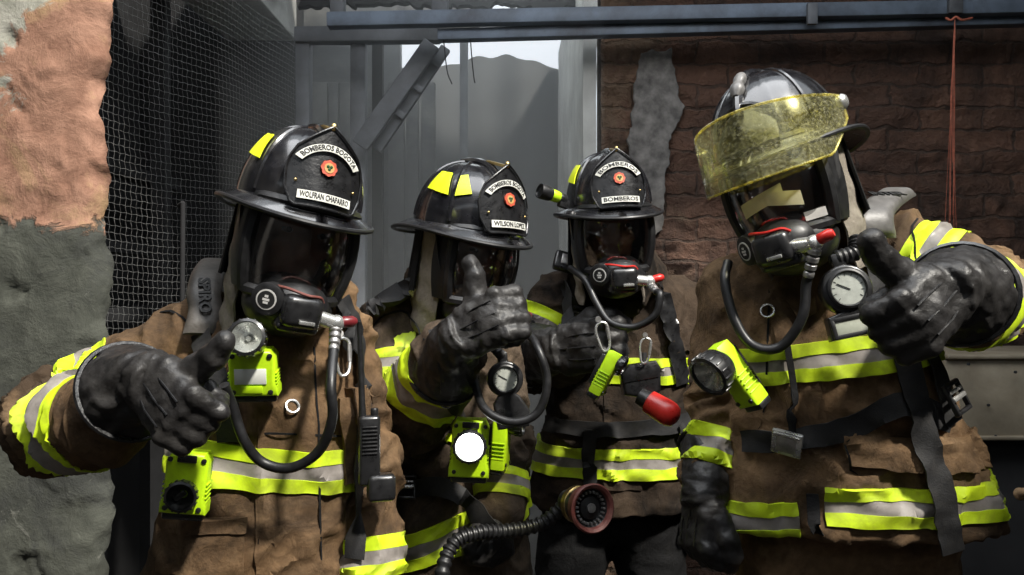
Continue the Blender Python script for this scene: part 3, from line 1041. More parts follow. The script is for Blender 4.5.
def flashlight(M, name, label, lens_z=0.02, body=(0.080, 0.110, 0.046), lens_r=0.030, dark=False, lit=False, tilt=0.0, group=None, tag_white=False, ribs=True, head_len=0.030):
    """lime right-angle lamp; local z = up the body, y = where the lens looks"""
    o0 = M.translation
    r = thing(name, o0, label, 'flashlight', group)
    w_, h_, t_ = body
    m = MB(M)
    out = [(-w_ * 0.36, h_ * 0.5), (w_ * 0.36, h_ * 0.5), (w_ * 0.46, h_ * 0.36), (w_ * 0.44, -h_ * 0.22), (w_ * 0.5, -h_ * 0.34), (w_ * 0.5, -h_ * 0.5), (-w_ * 0.5, -h_ * 0.5), (-w_ * 0.5, -h_ * 0.34), (-w_ * 0.44, -h_ * 0.22), (-w_ * 0.46, h_ * 0.36)]
    X = frame((0, 0, 0), (-1, 0, 0), (0, 1, 0))   # prism x-> -x , y -> z , depth -> y
    m.prism([(p[0], p[1]) for p in out], t_, 0, X, 0.006, 3)
    if ribs:
        for k in range(5):
            z = -h_ * 0.30 + k * h_ * 0.075
            for sx in (-1, 1):
                m.box((sx * w_ * 0.455, 0, z), (0.005, t_ * 0.8, 0.003), 0, 0.001)
            m.box((0, -t_ * 0.5, z), (w_ * 0.6, 0.004, 0.003), 0, 0.001)
    for sx in (-1, 1):
        for z in (h_ * 0.40, -h_ * 0.40):
            m.lathe([(0.0045, 0), (0.0045, 0.002), (0.002, 0.003)], 12, 1, frame((sx * w_ * 0.36, t_ * 0.5, z), (1, 0, 0), (0, 1, 0)))
    b = m.build('lamp_body', ['lime_plastic', 'hard_plastic'], r)
    hd = Vector((0, math.cos(R(tilt)), math.sin(R(tilt))))
    H = M @ frame((0, t_ * 0.52, lens_z), (1, 0, 0), hd)
    q = MB(H)
    L = head_len
    q.lathe([(lens_r * 0.8, -0.012), (lens_r * 1.12, 0.0), (lens_r * 1.2, L * 0.5), (lens_r * 1.2, L), (lens_r * 1.02, L + 0.002), (lens_r, L - 0.004), (lens_r * 0.96, L - 0.005)], 32, 0, None, False)
    for k in range(16):
        a = 2 * PI * k / 16
        q.box((math.cos(a) * lens_r * 1.2, math.sin(a) * lens_r * 1.2, L * 0.7), (0.004, 0.004, L * 0.5), 0, 0.001, rot=(0, 0, a))
    q.build('bezel', 'hard_plastic', r)
    q = MB(H); q.lathe([(0.004, L - 0.024), (lens_r * 0.45, L - 0.018), (lens_r * 0.8, L - 0.010), (lens_r * 0.98, L - 0.004)], 32, 0, None, False)
    q.lathe([(0.0045, L - 0.026), (0.0045, L - 0.016), (0.002, L - 0.013)], 12, 1)
    if dark:
        q.box((0.003, 0.0, L - 0.010), (lens_r * 1.0, 0.010, 0.006), 2, 0.002, rot=(0, 0, 0.7))
    q.build('reflector', ['rubber' if dark else ('lamp_glow' if lit else 'chrome'), 'lamp_glow' if lit else 'chrome', 'hard_plastic'], r)
    q = MB(H); q.lathe([(lens_r * 0.99, L - 0.004), (lens_r * 0.6, L - 0.002), (0.001, L - 0.001)], 32, 0, None, False)
    q.build('lens', 'clear_glass', r)
    if tag_white:
        q = MB(M); q.box((0.002, t_ * 0.5 + 0.001, -h_ * 0.05), (w_ * 0.62, 0.002, h_ * 0.34), 0, 0.0008)
        q.build('label_plate', 'label_white', r)
    q = MB(M)
    q.box((0, t_ * 0.5 + 0.0015, h_ * 0.42 if not tag_white else -h_ * 0.34), (w_ * 0.42, 0.004, 0.013), 0, 0.002)
    q.build('switch', 'hard_plastic' if not tag_white else 'lime_plastic', r)
    q = MB(M)
    q.box((0, -t_ * 0.5 - 0.006, 0.0), (w_ * 0.5, 0.012, h_ * 0.7), 0, 0.003)
    q.box((0, -t_ * 0.1, -h_ * 0.5 - 0.006), (w_ * 0.9, t_ * 0.8, 0.014), 0, 0.004)
    q.build('belt_clip', 'hard_plastic', r)
    return r
def carabiner(M, label, group=None, s=1.0):
    o0 = M.translation
    r = thing('carabiner', o0, label, 'carabiner', group)
    q = MB(M)
    pts = [(-0.012, -0.03), (-0.014, 0.012), (-0.006, 0.030), (0.008, 0.033), (0.017, 0.022), (0.013, -0.012), (0.006, -0.032), (-0.006, -0.037)]
    P = [Vector((x * s, y * s, 0)) for x, y in pts]
    sp = spline(P + [P[0]], 5)[:-1]
    q.tube(sp, 0.0032 * s, 8, closed=True)
    b = q.build('hook', 'chrome', r)
    q = MB(M); q.tube([P[4] * 0.96, P[5] * 0.96], 0.0042 * s, 8)
    q.build('gate', 'steel', r)
    q = MB(M); q.lathe([(0.007 * s, -0.004), (0.008 * s, 0), (0.007 * s, 0.004)], 14, 0, Matrix.Translation((0, 0.042 * s, 0)))
    q.build('swivel', 'steel', r)
    return r
def buckle(w, px, py, size, up, parent, name='strap_buckle', mats=('hard_plastic', 'chrome'), lift=0.030):
    loc, no = w.cl.hit(px, py)
    M = frame(loc + no * lift, Vector(up).cross(no), no)
    q = MB(M)
    sx, sy = size
    for s_ in (-1, 1):
        q.box((s_ * sx * 0.44, 0, 0), (sx * 0.12, sy, 0.010), 0, 0.003)
        q.box((0, s_ * sy * 0.44, 0), (sx, sy * 0.14, 0.010), 0, 0.003)
    q.box((0, 0, 0.004), (sx * 0.86, sy * 0.16, 0.008), 1, 0.003)
    q.box((0, sy * 0.22, 0.003), (sx * 0.86, sy * 0.12, 0.006), 1, 0.003)
    return q.build(name, list(mats), parent)
def body_and_legs(w, head, hipc, ankles, arms, hr=0.155, pants='jacket_dark'):
    """the body itself (its face shows behind the lens) and the trousers and boots it stands in"""
    M = head['M']; root = w.root
    m = MB()
    hm = MB(M)
    m.bm(_ell((0.076, 0.095, 0.115)), 0, M @ Matrix.Translation((0, -0.002, -0.010)))
    for sx in (-1, 1):
        m.bm(_ell((0.016, 0.010, 0.0045)), 0, M @ Matrix.Translation((sx * 0.031, 0.0805, -0.0405)))
    m.bm(_ell((0.058, 0.070, 0.085)), 0, M @ Matrix.Translation((0, 0.020, -0.088)))
    m.bm(_ell((0.030, 0.026, 0.022)), 0, M @ Matrix.Translation((0, 0.072, -0.150)))
    m.bm(_ell((0.012, 0.017, 0.030)), 0, M @ Matrix.Translation((0, 0.092, -0.070)))
    m.bm(_ell((0.017, 0.014, 0.011)), 0, M @ Matrix.Translation((0, 0.096, -0.088)))
    m.bm(_ell((0.052, 0.014, 0.012)), 0, M @ Matrix.Translation((0, 0.080, -0.026)))
    for sx in (-1, 1):
        m.bm(_ell((0.020, 0.014, 0.016)), 0, M @ Matrix.Translation((sx * 0.036, 0.074, -0.078)))
        m.bm(_ell((0.008, 0.018, 0.030)), 0, M @ Matrix.Translation((sx * 0.078, -0.004, -0.060)))
    nk = M @ Vector((0, -0.02, -0.09)); nb = w.rings[0][0] + Vector((0, 0, -0.04))
    m.tube([nk, nb], [0.056, 0.062], 20)
    rr = []
    for c, a, b, yaw in w.rings:
        rr.append(ring_pts(c, max(0.06, a - 0.045), max(0.05, b - 0.045), yaw))
    m.loft(rr)
    for pts, rad in arms:
        tube_limb(m, pts, [max(0.03, x - 0.045) for x in rad])
    for hp, kn, an in ankles:
        tube_limb(m, [hp, kn, an], [0.085, 0.058, 0.042])
    me = fuse(m, 0.0065, 4, 0.5)
    c = Cloth(me); w.body = c.object('body', 'skin', root)
    for sx in (-1, 1):
        e = MB(M)
        e.ellip((sx * 0.031, 0.078, -0.047), (0.0115, 0.0095, 0.0062), 0, u=16, v=10)
        e.ellip((sx * 0.031, 0.0875, -0.047), (0.0052, 0.0022, 0.0052), 1, u=12, v=8)
        e.build('eye', ['eye_white', 'eye_dark'], w.body)
        e = MB(M); e.tube(spline([(sx * 0.014, 0.094, -0.030), (sx * 0.032, 0.092, -0.024), (sx * 0.052, 0.080, -0.030)], 4), 0.0038, 6)
        e.build('eyebrow', 'eye_dark', w.body)
    m = MB()
    m.loft([ring_pts(Vector(hipc) + Vector((0, 0, dz)), a, b, 0) for dz, a, b in ((0.16, hr, 0.11), (0.06, hr + 0.02, 0.125), (-0.06, hr + 0.01, 0.12), (-0.10, hr - 0.03, 0.10))])
    for hp, kn, an in ankles:
        tube_limb(m, [hp, kn, an], [0.112, 0.092, 0.082])
    me = fuse(m, 0.014, 6, 0.5)
    V = getco(me); N = getno(me)
    V = V + N * (0.009 * (1 - 2 * np.abs(pnoise(V * np.array([8, 8, 15.]) + 3))))[:, None]
    setco(me, V)
    w.pants = Cloth(me)
    po = w.pants.object('trousers', pants, root)
    for hp, kn, an in ankles:
        b = MB()
        a = Vector(an); fd = Vector((head['fwd'].x, head['fwd'].y, 0)).normalized()
        g = Vector((a.x, a.y, 0))
        X = Matrix.Identity(4); sd = fd.cross(Vector((0, 0, 1)))
        for i, v in enumerate((sd, fd, Vector((0, 0, 1)))):
            X[0][i], X[1][i], X[2][i] = v
        X.translation = g
        b.loft([[X @ p for p in ring_pts(Vector((0, c, z)), rx, ry, 0, 24)] for z, c, rx, ry in ((0.0, 0.05, 0.052, 0.145), (0.03, 0.05, 0.056, 0.150), (0.07, 0.035, 0.054, 0.130), (0.11, 0.0, 0.055, 0.085), (0.22, -0.01, 0.060, 0.070), (0.34, -0.005, 0.068, 0.074))])
        bo = b.build('boot', 'boot_rubber', root)
        b = MB(X); b.loft([ring_pts(Vector((0, 0.05, z)), 0.060, 0.155, 0, 24) for z in (0.0, 0.022)])
        b.build('boot_sole', 'rubber', bo)
    return w
def _ell(r):
    bm = bmesh.new(); bmesh.ops.create_uvsphere(bm, u_segments=20, v_segments=14, radius=1); bmesh.ops.scale(bm, vec=r, verts=bm.verts); return bm
def start(label, feet, torso, arms, cloth, head, seed, pants='jacket_dark', legs=None, collar=None):
    M = head_matrix(head['pos'], head['yaw'], head['pitch'], head['roll'])
    head['M'] = M; head['fwd'] = M.to_3x3() @ Vector((0, 1, 0))
    w = firefighter(label, feet, torso, arms, cloth, head, seed, collar)
    w.spec_arms = arms
    hipc = w.rings[-1][0]
    if legs is None:
        fx = Vector(feet)
        legs = []
        for sx in (-1, 1):
            hp = hipc + Vector((sx * 0.10, 0, -0.02)); an = Vector((fx.x + sx * 0.17, fx.y + 0.03 * sx, 0.10))
            legs.append((hp, hp.lerp(an, 0.5) + Vector((0, -0.03, 0)), an))
    body_and_legs(w, head, hipc, legs, arms, pants=pants)
    V = w.cl.V.copy()
    w.root_jacket = w.cl.object('turnout_jacket', cloth, w.root)
    w.M = M
    hood(w.root, M)
    return w
def up_off(w, px, py, off, d=1.6):
    l, n_ = w.cl.hit(px, py, d)
    return l + n_ * off
# ------------------------------------------------------------------ the setting
def brick_material():
    n = NT('brick_sooty')
    co = n.coords()
    sep = n.n('ShaderNodeSeparateXYZ'); n.l(co, sep.inputs[0])
    cmb = n.n('ShaderNodeCombineXYZ'); n.l(sep.outputs[0], cmb.inputs[0]); n.l(sep.outputs[2], cmb.inputs[1])
    wob = n.n('ShaderNodeTexNoise'); wob.inputs['Scale'].default_value = 11; wob.inputs['Detail'].default_value = 4; n.l(co, wob.inputs['Vector'])
    sc = n.n('ShaderNodeVectorMath', operation='SCALE'); sc.inputs['Scale'].default_value = 0.05
    sb = n.n('ShaderNodeVectorMath', operation='SUBTRACT'); sb.inputs[1].default_value = (0.5, 0.5, 0.5)
    n.l(wob.outputs['Color'], sb.inputs[0]); n.l(sb.outputs[0], sc.inputs[0])
    ad = n.n('ShaderNodeVectorMath', operation='ADD'); n.l(cmb.outputs[0], ad.inputs[0]); n.l(sc.outputs[0], ad.inputs[1])
    br = n.n('ShaderNodeTexBrick')
    br.inputs['Scale'].default_value = 1.0
    br.inputs['Brick Width'].default_value = 0.24
    br.inputs['Row Height'].default_value = 0.083
    br.inputs['Mortar Size'].default_value = 0.007
    br.inputs['Mortar Smooth'].default_value = 0.5
    br.inputs['Color1'].default_value = (0.135, 0.072, 0.049, 1)
    br.inputs['Color2'].default_value = (0.250, 0.130, 0.085, 1)
    br.inputs['Mortar'].default_value = (0.085, 0.060, 0.046, 1)
    n.l(ad.outputs[0], br.inputs['Vector'])
    f1 = n.noise(2.2, 8, 0.7, dist=0.6)
    f2 = n.noise(9, 8, 0.72, dist=0.4)
    c = n.mix(n.ramp(n.noise(14, 8, 0.75, dist=0.8), [(0.35, 0.0), (0.65, 0.75)]), br.outputs['Color'], (0.165, 0.090, 0.060))
    c = n.mix(n.ramp(f1, [(0.42, 0.0), (0.62, 0.78)]), c, (0.034, 0.025, 0.021))
    lx = n.math('ADD', n.math('MULTIPLY', sep.outputs[0], -0.55), n.noise(3.2, 8, 0.75, dist=1.0))
    c = n.mix(n.ramp(lx, [(0.34, 0.0), (0.46, 0.55)]), c, (0.235, 0.165, 0.105))
    c = n.mix(n.ramp(f2, [(0.58, 0.0), (0.72, 0.8)]), c, (0.23, 0.115, 0.075))
    f3 = n.noise(5, 8, 0.7, dist=1.2)
    c = n.mix(n.ramp(f3, [(0.66, 0.0), (0.74, 0.6)]), c, (0.24, 0.19, 0.14))
    n.base(c); n.rough(0.9)
    h = n.math('ADD', n.math('MULTIPLY', br.outputs['Fac'], -0.5), n.math('MULTIPLY', f2, 3.2))
    h = n.math('ADD', h, n.math('MULTIPLY', n.noise(45, 6, 0.7), 0.9))
    n.bump(h, 1.0, 0.022)
    MATS['brick_sooty'] = n.m
brick_material()
def pillar_material():
    n = NT('pillar_plaster')
    co = n.coords()
    sep = n.n('ShaderNodeSeparateXYZ'); n.l(co, sep.inputs[0])
    big = n.noise(3.0, 8, 0.7, dist=0.7)
    med = n.noise(11, 8, 0.7, dist=0.4)
    fine = n.noise(50, 6, 0.7)
    clay = n.mix(n.ramp(med, [(0.35, 0.0), (0.65, 1.0)]), (0.20, 0.098, 0.062), (0.39, 0.215, 0.145))
    clay = n.mix(n.ramp(big, [(0.52, 0.0), (0.64, 0.75)]), clay, (0.40, 0.27, 0.135))
    clay = n.mix(n.ramp(n.noise(6, 8, 0.75, dist=1.5), [(0.63, 0.0), (0.70, 0.6)]), clay, (0.10, 0.055, 0.04))
    grey = n.mix(n.ramp(med, [(0.3, 0.0), (0.7, 1.0)]), (0.040, 0.043, 0.034), (0.090, 0.094, 0.076))
    grey = n.mix(n.ramp(big, [(0.47, 0.0), (0.60, 0.85)]), grey, (0.040, 0.042, 0.038))
    grey = n.mix(n.ramp(n.noise(7, 8, 0.75, dist=1.0), [(0.62, 0.0), (0.66, 0.6)]), grey, (0.20, 0.20, 0.175))
    vs_ = n.n('ShaderNodeTexVoronoi', i_Scale=9.0); n.l(co, vs_.inputs['Vector'])
    grey = n.mix(n.ramp(vs_.outputs['Distance'], [(0.035, 0.9), (0.06, 0.0)]), grey, (0.015, 0.014, 0.013))
    zz = n.math('ADD', sep.outputs[2], n.math('MULTIPLY', n.math('SUBTRACT', n.noise(4, 8, 0.7, dist=0.8), 0.5), 0.30))
    k = n.ramp(n.math('SUBTRACT', zz, 1.16), [(0.49, 0.0), (0.51, 1.0)])
    c = n.mix(k, grey, clay)
    # remains of old pale paint high on the left
    px = n.math('SUBTRACT', n.math('MULTIPLY', sep.outputs[0], -1.6), n.math('MULTIPLY', sep.outputs[2], -0.9))
    pk = n.math('ADD', px, n.math('MULTIPLY', n.noise(4.5, 8, 0.7, dist=0.8), 0.9))
    c = n.mix(n.ramp(n.math('SUBTRACT', pk, 0.92), [(0.49, 0.0), (0.53, 0.85)]), c, n.mix(n.ramp(med, [(0.4, 0.0), (0.6, 1.0)]), (0.22, 0.24, 0.20), (0.40, 0.41, 0.36)))
    n.base(c); n.rough(0.92)
    n.bump(n.math('ADD', n.math('MULTIPLY', med, 1.2), n.math('ADD', n.math('MULTIPLY', fine, 0.35), n.math('MULTIPLY', k, 1.0))), 0.7, 0.010)
    MATS['pillar_plaster'] = n.m
pillar_material()
mat('plaster_grey', (0.165, 0.155, 0.145), 0.9, 0, 0.6, 18, bump=0.9, bscale=28, dust=(0.06, 0.055, 0.05), dust_amt=0.8)
mat('plaster_pale', (0.62, 0.63, 0.60), 0.85, 0, 0.2, 6, bump=0.4, bscale=30, dust=(0.25, 0.24, 0.22), dust_amt=0.6)
mat('smoke_grey_sheet', (0.075, 0.08, 0.082), 0.7, 0, 0.25, 4, bump=0.2, bscale=12, dust=(0.035, 0.037, 0.038), dust_amt=0.8)
mat('board_grey', (0.06, 0.063, 0.065), 0.8, 0, 0.4, 6, bump=0.3, bscale=40, dust=(0.34, 0.34, 0.31), dust_amt=0.6)
mat('charred', (0.014, 0.014, 0.015), 0.85, 0, 0.5, 8, bump=0.5, bscale=20)
mat('blue_steel', (0.14, 0.175, 0.225), 0.55, 0.2, 0.3, 8, bump=0.25, bscale=60, dust=(0.045, 0.042, 0.045), dust_amt=0.8)
mat('grey_steel', (0.14, 0.15, 0.165), 0.6, 0.15, 0.3, 8, bump=0.25, bscale=60, dust=(0.05, 0.05, 0.052), dust_amt=0.7)
mat('wire', (0.25, 0.25, 0.245), 0.45, 0.5, 0.6, 60)
mat('floor_rubble', (0.035, 0.031, 0.028), 0.9, 0, 0.5, 10, bump=0.8, bscale=25)
mat('rusty_sheet', (0.31, 0.27, 0.20), 0.5, 0.35, 0.3, 7, bump=0.2, bscale=50, dust=(0.17, 0.125, 0.075), dust_amt=0.7)
mat('rope_fibre', (0.34, 0.22, 0.12), 0.85, 0, 0.3, 60, bump=0.5, bscale=200)
mat('red_string', (0.42, 0.12, 0.07), 0.7, 0, 0.3, 60)

def structure(o): return tag(o, kind='structure')
def displaced_wall(name, fn, nu, nv, amp, material, back=0.2):
    m = MB(); m.grid(fn, nu, nv, 0, 0)
    V = np.array([tuple(p) for p in m.v])
    return m, V
def slab(name, lo, hi, material, r=0.0):
    m = MB(); lo = Vector(lo); hi = Vector(hi)
    m.box((lo + hi) / 2, hi - lo, 0, r)
    return structure(m.build(name, material, None, origin=(lo.x + (hi.x - lo.x) / 2, lo.y + (hi.y - lo.y) / 2, lo.z), smooth=r > 0))
slab('floor', (-3.4, -2.4, -0.1), (3.4, 6.2, 0.0), 'floor_rubble')

# brick wall to the right, real relief per brick
WY = 3.0
m = MB()
x0, x1, z0, z1 = 0.335, 3.2, 0.0, 3.3
nu, nv = 300, 330
xs = np.linspace(x0, x1, nu + 1); zs = np.linspace(z0, z1, nv + 1)
X, Z = np.meshgrid(xs, zs, indexing='ij')
P = np.stack([X.ravel(), np.full(X.size, WY), Z.ravel()], 1)
row = np.floor(P[:, 2] / 0.083); fx = (P[:, 0] + 0.12 * (row % 2)) / 0.24
fz = P[:, 2] / 0.083 - row; fxx = fx - np.floor(fx)
edge = np.minimum(np.minimum(fz, 1 - fz) * 0.083, np.minimum(fxx, 1 - fxx) * 0.24)
h = 0.022 * fbm(P * np.array([4, 4, 8]), 4) + 0.010 * fbm(P * 20, 3)
P[:, 1] -= h
idx = np.arange((nu + 1) * (nv + 1)).reshape(nu + 1, nv + 1)
fs = np.stack([idx[:-1, :-1].ravel(), idx[1:, :-1].ravel(), idx[1:, 1:].ravel(), idx[:-1, 1:].ravel()], 1)
m.add([Vector(p) for p in P], [tuple(int(i) for i in f) for f in fs])
m.box(((x0 + x1) / 2, WY + 0.14, (z0 + z1) / 2), (x1 - x0 - 0.02, 0.2, z1 - z0), 0)
structure(m.build('wall_right', 'brick_sooty', None, origin=(x0, WY, 0), angle=60))
# grey plaster left on the brick by the opening
def ragged(pts, y, thick, name, material, amp=0.012, res=0.012):
    """irregular coat of plaster: outline in pixels of the wall plane, jittered edge and relief"""
    Q = [at(px, py, y) for px, py in pts]
    out = []
    for i in range(len(Q)):
        a, b = Q[i], Q[(i + 1) % len(Q)]
        k = max(2, int((b - a).length / res))
        for j in range(k):
            p = a.lerp(b, j / k)
            o = fbm([(p.x * 22, 1.3, p.z * 22)], 3)[0] * amp
            out.append((p.x + o, p.z + fbm([(p.x * 22, 8.3, p.z * 22)], 3)[0] * amp))
    mm = MB()
    X = Matrix(((1, 0, 0, 0), (0, 0, -1, y), (0, 1, 0, 0), (0, 0, 0, 1)))
    mm.prism(out, thick, 0, X, 0.003, 1)
    return structure(mm.build(name, material, None, origin=Q[0], smooth=False))
ragged([(640, 52), (672, 50), (676, 90), (684, 108), (668, 140), (666, 190), (662, 232), (640, 240), (618, 250), (628, 200), (630, 120)], WY - 0.022, 0.022, 'wall_plaster_remnant', 'plaster_grey')

# brick and plaster pier on the left
PY = 2.25
def pier_edge(z):
    return at(101, 0, PY).x + 0.008 * math.sin(z * 9) + 0.022 * float(fbm([(z * 8, 2.2, 0.4)], 5)[0])
m = MB()
nu, nv = 150, 260
rows = []
zt = 3.3
E = [pier_edge(zt * j / nv) for j in range(nv + 1)]
P = []
for i in range(nu + 1):
    for j in range(nv + 1):
        P.append((-3.2 + (E[j] + 3.2) * (i / nu) ** 0.6, PY, zt * j / nv))
P = np.array(P)
u = np.repeat(np.linspace(0, 1, nu + 1), nv + 1) ** 0.6
lim = 1.655 + 0.060 * fbm(P * np.array([5, 1, 5]) + 4, 5)
step = lambda s_, lo, w_: 1 / (1 + np.exp(-(fbm(P * s_ + lo * 40, 4) - lo) / w_))
h = 0.005 * fbm(P * 4, 3) + 0.0025 * fbm(P * 22, 3) + 0.011 / (1 + np.exp((P[:, 2] - lim) / 0.004)) - 0.010 * step(7.0, 0.55, 0.015) + 0.006 * step(3.0, 0.30, 0.012)
dist = (np.repeat(np.array(E)[None, :], nu + 1, 0).ravel() - P[:, 0])
round_ = 0.05 * np.exp(-dist / 0.025) * (1 + 0.5 * fbm(P * 14, 2))
P[:, 1] += round_ - h
idx = np.arange((nu + 1) * (nv + 1)).reshape(nu + 1, nv + 1)
fs = [tuple(int(q) for q in f) for f in np.stack([idx[:-1, :-1].ravel(), idx[1:, :-1].ravel(), idx[1:, 1:].ravel(), idx[:-1, 1:].ravel()], 1)]
m.add([Vector(p) for p in P], fs)
last = [Vector(P[idx[nu, j]]) for j in range(nv + 1)]
m.add(last + [Vector((p.x - 0.22, PY + 0.32, p.z)) for p in last], [(j, nv + 1 + j, nv + 2 + j, j + 1) for j in range(nv)])
structure(m.build('wall_left', 'pillar_plaster', None, origin=(-2, PY, 0), angle=70))

# wire netting over the opening behind the pier, running away from the viewer
A = Vector((-1.40, 2.60, 0)); B = Vector((-1.055, 3.95, 0))
def net(s, z):
    p = A.lerp(B, s)
    n_ = float(pnoise([(s * 3.1, z * 1.7, 0.5)])[0])
    return Vector((p.x + 0.035 * n_, p.y, z + 0.018 * math.sin(s * 5 + z * 2) - 0.02 * s * (1 - s)))
m = MB()
L = (B - A).length
cell = 0.026
nz = int((2.72 - 0.95) / cell)
ns = int(L / cell)
for j in range(nz + 1):
    z = 0.95 + j * cell
    m.tube([net(k / 60, z + 0.0035 * math.sin(k * PI)) + Vector((0, 0, 0.003 * ((k + j) % 2))) for k in range(61)], 0.00085, 4, caps=False)
for k in range(ns + 1):
    s_ = k / ns
    m.tube([net(s_ + 0.0022 * ((j % 2) * 2 - 1), 0.95 + j * (2.72 - 0.95) / 68) for j in range(69)], 0.00055, 4, caps=False)
o = m.build('wire_netting', 'wire', None, origin=(-1.1, 3.1, 0.95), weld=False)
tag(o, 'torn wire netting stretched over the dark opening beside the plaster pier', 'netting')
m = MB(); m.tube([at(183, 203, 2.62) + Vector((0, 0, 0)), at(182, 360, 2.62)], [0.008, 0.008], 10)
m.tube([at(183, 203, 2.62), at(179, 206, 2.66)], 0.008, 8)
o = m.build('iron_bar', 'charred', None, origin=at(182, 360, 2.62)); tag(o, 'thin dark iron bar upright in front of the wire netting', 'bar')
# charred room behind the netting
slab('wall_charred_side', (-2.0, 2.6, 0), (-1.9, 5.2, 3.2), 'charred')
for k, (z, y0_, y1_) in enumerate(((1.35, 2.8, 3.9), (1.62, 2.7, 3.7), (1.95, 2.9, 3.9), (1.05, 2.7, 3.9))):
    slab('trim_%d' % (k + 1), (-1.6 - 0.05 * k, y0_, z), (-1.52 - 0.05 * k, y1_, z + 0.05), 'charred')
slab('trim_5', (-1.5, 3.3, 0.0), (-1.44, 3.36, 2.7), 'charred')
slab('lintel', (-1.46, 2.60, 2.74), (-1.10, 4.1, 3.3), 'plaster_pale', 0.02)  # pale colour puts sunlight onto the shaded lintel

# steel frame of the burnt-out opening
def beam(name, a, b, w, h, material, flange=True, up=(0, 0, 1)):
    a, b = Vector(a), Vector(b); d = (b - a); L_ = d.length
    M = frame(a.lerp(b, 0.5), up, d)
    m = MB(M)
    if flange:   # C section: web and two lips towards the viewer side
        t = 0.008
        m.box((0, 0.0, 0), (h, t, L_), 0, 0.002, 1)
        for s_ in (-1, 1):
            m.box((s_ * (h / 2 - t / 2), w / 2, 0), (t, w, L_), 0, 0.002, 1)
    else:
        m.box((0, 0, 0), (h, w, L_), 0, 0.004, 2)
    return structure(m.build(name, material, None, origin=a))
beam('steel_beam', at(328, 21, 2.8), at(1100, 6, 2.8), 0.05, 0.050, 'blue_steel', False)
beam('steel_rail', at(438, 36, 2.84), at(1100, 18, 2.84), 0.05, 0.040, 'blue_steel', False)
m = MB(); m.box(at(812, 14, 2.77), (0.035, 0.02, 0.075), 0, 0.004); m.box(at(955, 5, 2.77), (0.05, 0.02, 0.06), 0, 0.004)
structure(m.build('steel_bracket', 'grey_steel', None, origin=at(812, 14, 2.77)))
beam('steel_header', at(296, 36, 3.1), at(440, 35, 3.1), 0.06, 0.058, 'grey_steel', False)
beam('steel_post', at(304, 38, 3.12) , at(304, 38, 3.12) * Vector((1, 1, 0)).length if False else Vector((at(304, 38, 3.12).x, 3.12, 0)), 0.055, 0.055, 'grey_steel', False, up=(1, 0, 0))
beam('steel_post', at(359, 42, 3.14), Vector((at(359, 42, 3.14).x, 3.14, 0)), 0.06, 0.058, 'grey_steel', False, up=(1, 0, 0))
beam('steel_post', at(378, 42, 3.45), Vector((at(378, 42, 3.45).x, 3.45, 0)), 0.05, 0.045, 'charred', False, up=(1, 0, 0))
beam('diagonal_brace', at(432, 44, 3.0), at(360, 146, 3.0), 0.03, 0.066, 'grey_steel', False, up=(1, 0, 0.7))
beam('diagonal_brace', at(446, 48, 3.06), at(377, 150, 3.06), 0.03, 0.040, 'grey_steel', False, up=(1, 0, 0.7))
m = MB()
for px, py in ((430, 62), (412, 88), (394, 114)):
    m.box(at(px + 6, py, 3.03), (0.045, 0.02, 0.025), 0, 0.003, rot=(0, R(35), 0))
structure(m.build('brace_plate', 'grey_steel', None, origin=at(412, 88, 3.03)))
beam('hanger_post', at(440, -20, 2.9), at(440, 14, 2.9), 0.05, 0.06, 'grey_steel', False, up=(1, 0, 0))
beam('hanger_post', at(338, -20, 2.9), at(338, 20, 2.9), 0.05, 0.05, 'grey_steel', False, up=(1, 0, 0))
beam('hanger_post', at(464, 38, 3.9), Vector((at(464, 110, 3.9).x, 3.9, 0)), 0.03, 0.040, 'grey_steel', False, up=(1, 0, 0))
# roof over the back, with the torn edge
slab('ceiling', (-1.9, 3.3, 2.86), (0.42, 3.75, 2.98), 'charred')
ragged([(300, -14), (560, -14), (620, -14), (620, 5), (585, 9), (540, 11), (500, 6), (440, 10), (380, 5), (300, 9)], 3.3, 0.04, 'ceiling_torn_edge', 'charred', 0.02)
# smoky yard: back sheet, boards and the pale sunlit end of the brick wall
def sheet(u, v):
    x = -0.80 + 1.10 * u
    top = 2.73 - 0.05 * math.sin(u * 7) - 0.05 * u + 0.03 * float(pnoise([(u * 9, 0.2, 0.9)])[0])
    z = top * v
    return Vector((x, 4.35 + 0.012 * math.sin(u * 12 + v * 1.5) + 0.006 * math.sin(u * 31), z))
m = MB(); m.grid(sheet, 60, 30, 0, thick=0.012)
o = m.build('wall_back', 'smoke_grey_sheet', None, origin=(0, 4.35, 0)); structure(o)
slab('wall_back_boards', (-1.06, 4.05, 0), (-0.57, 4.12, 3.3), 'board_grey')
slab('wall_back_charred', (-2.0, 4.06, 0), (-1.06, 4.14, 3.3), 'charred')
slab('wall_back_lintel', (-0.57, 3.60, 2.64), (-0.15, 3.70, 3.3), 'plaster_grey')
m = MB()
for k, (px, w_) in enumerate(((318, 18), (333, 10), (345, 12), (396, 16), (412, 12), (428, 14))):
    p = at(px, 200, 3.95); m.box((p.x, 3.97, 1.25), (w_ / F * 3.95, 0.03, 2.5), 0, 0.004)
structure(m.build('wall_back_battens', 'board_grey', None, origin=(-0.8, 3.97, 0)))
m = MB()
def jamb(u, v):
    z = 2.75 * v
    return Vector((0.300 + 0.02 * u + 0.008 * float(pnoise([(z * 6, u * 3, 0.3)])[0]), 4.3 - 1.3 * u, z))
m.grid(jamb, 30, 60, 0, thick=-0.05)
structure(m.build('wall_end_plaster', 'plaster_pale', None, origin=(0.3, 3.2, 0)))
slab('window_1', (0.19, 3.52, 2.15), (0.20, 3.54, 2.16), 'charred') if False else None
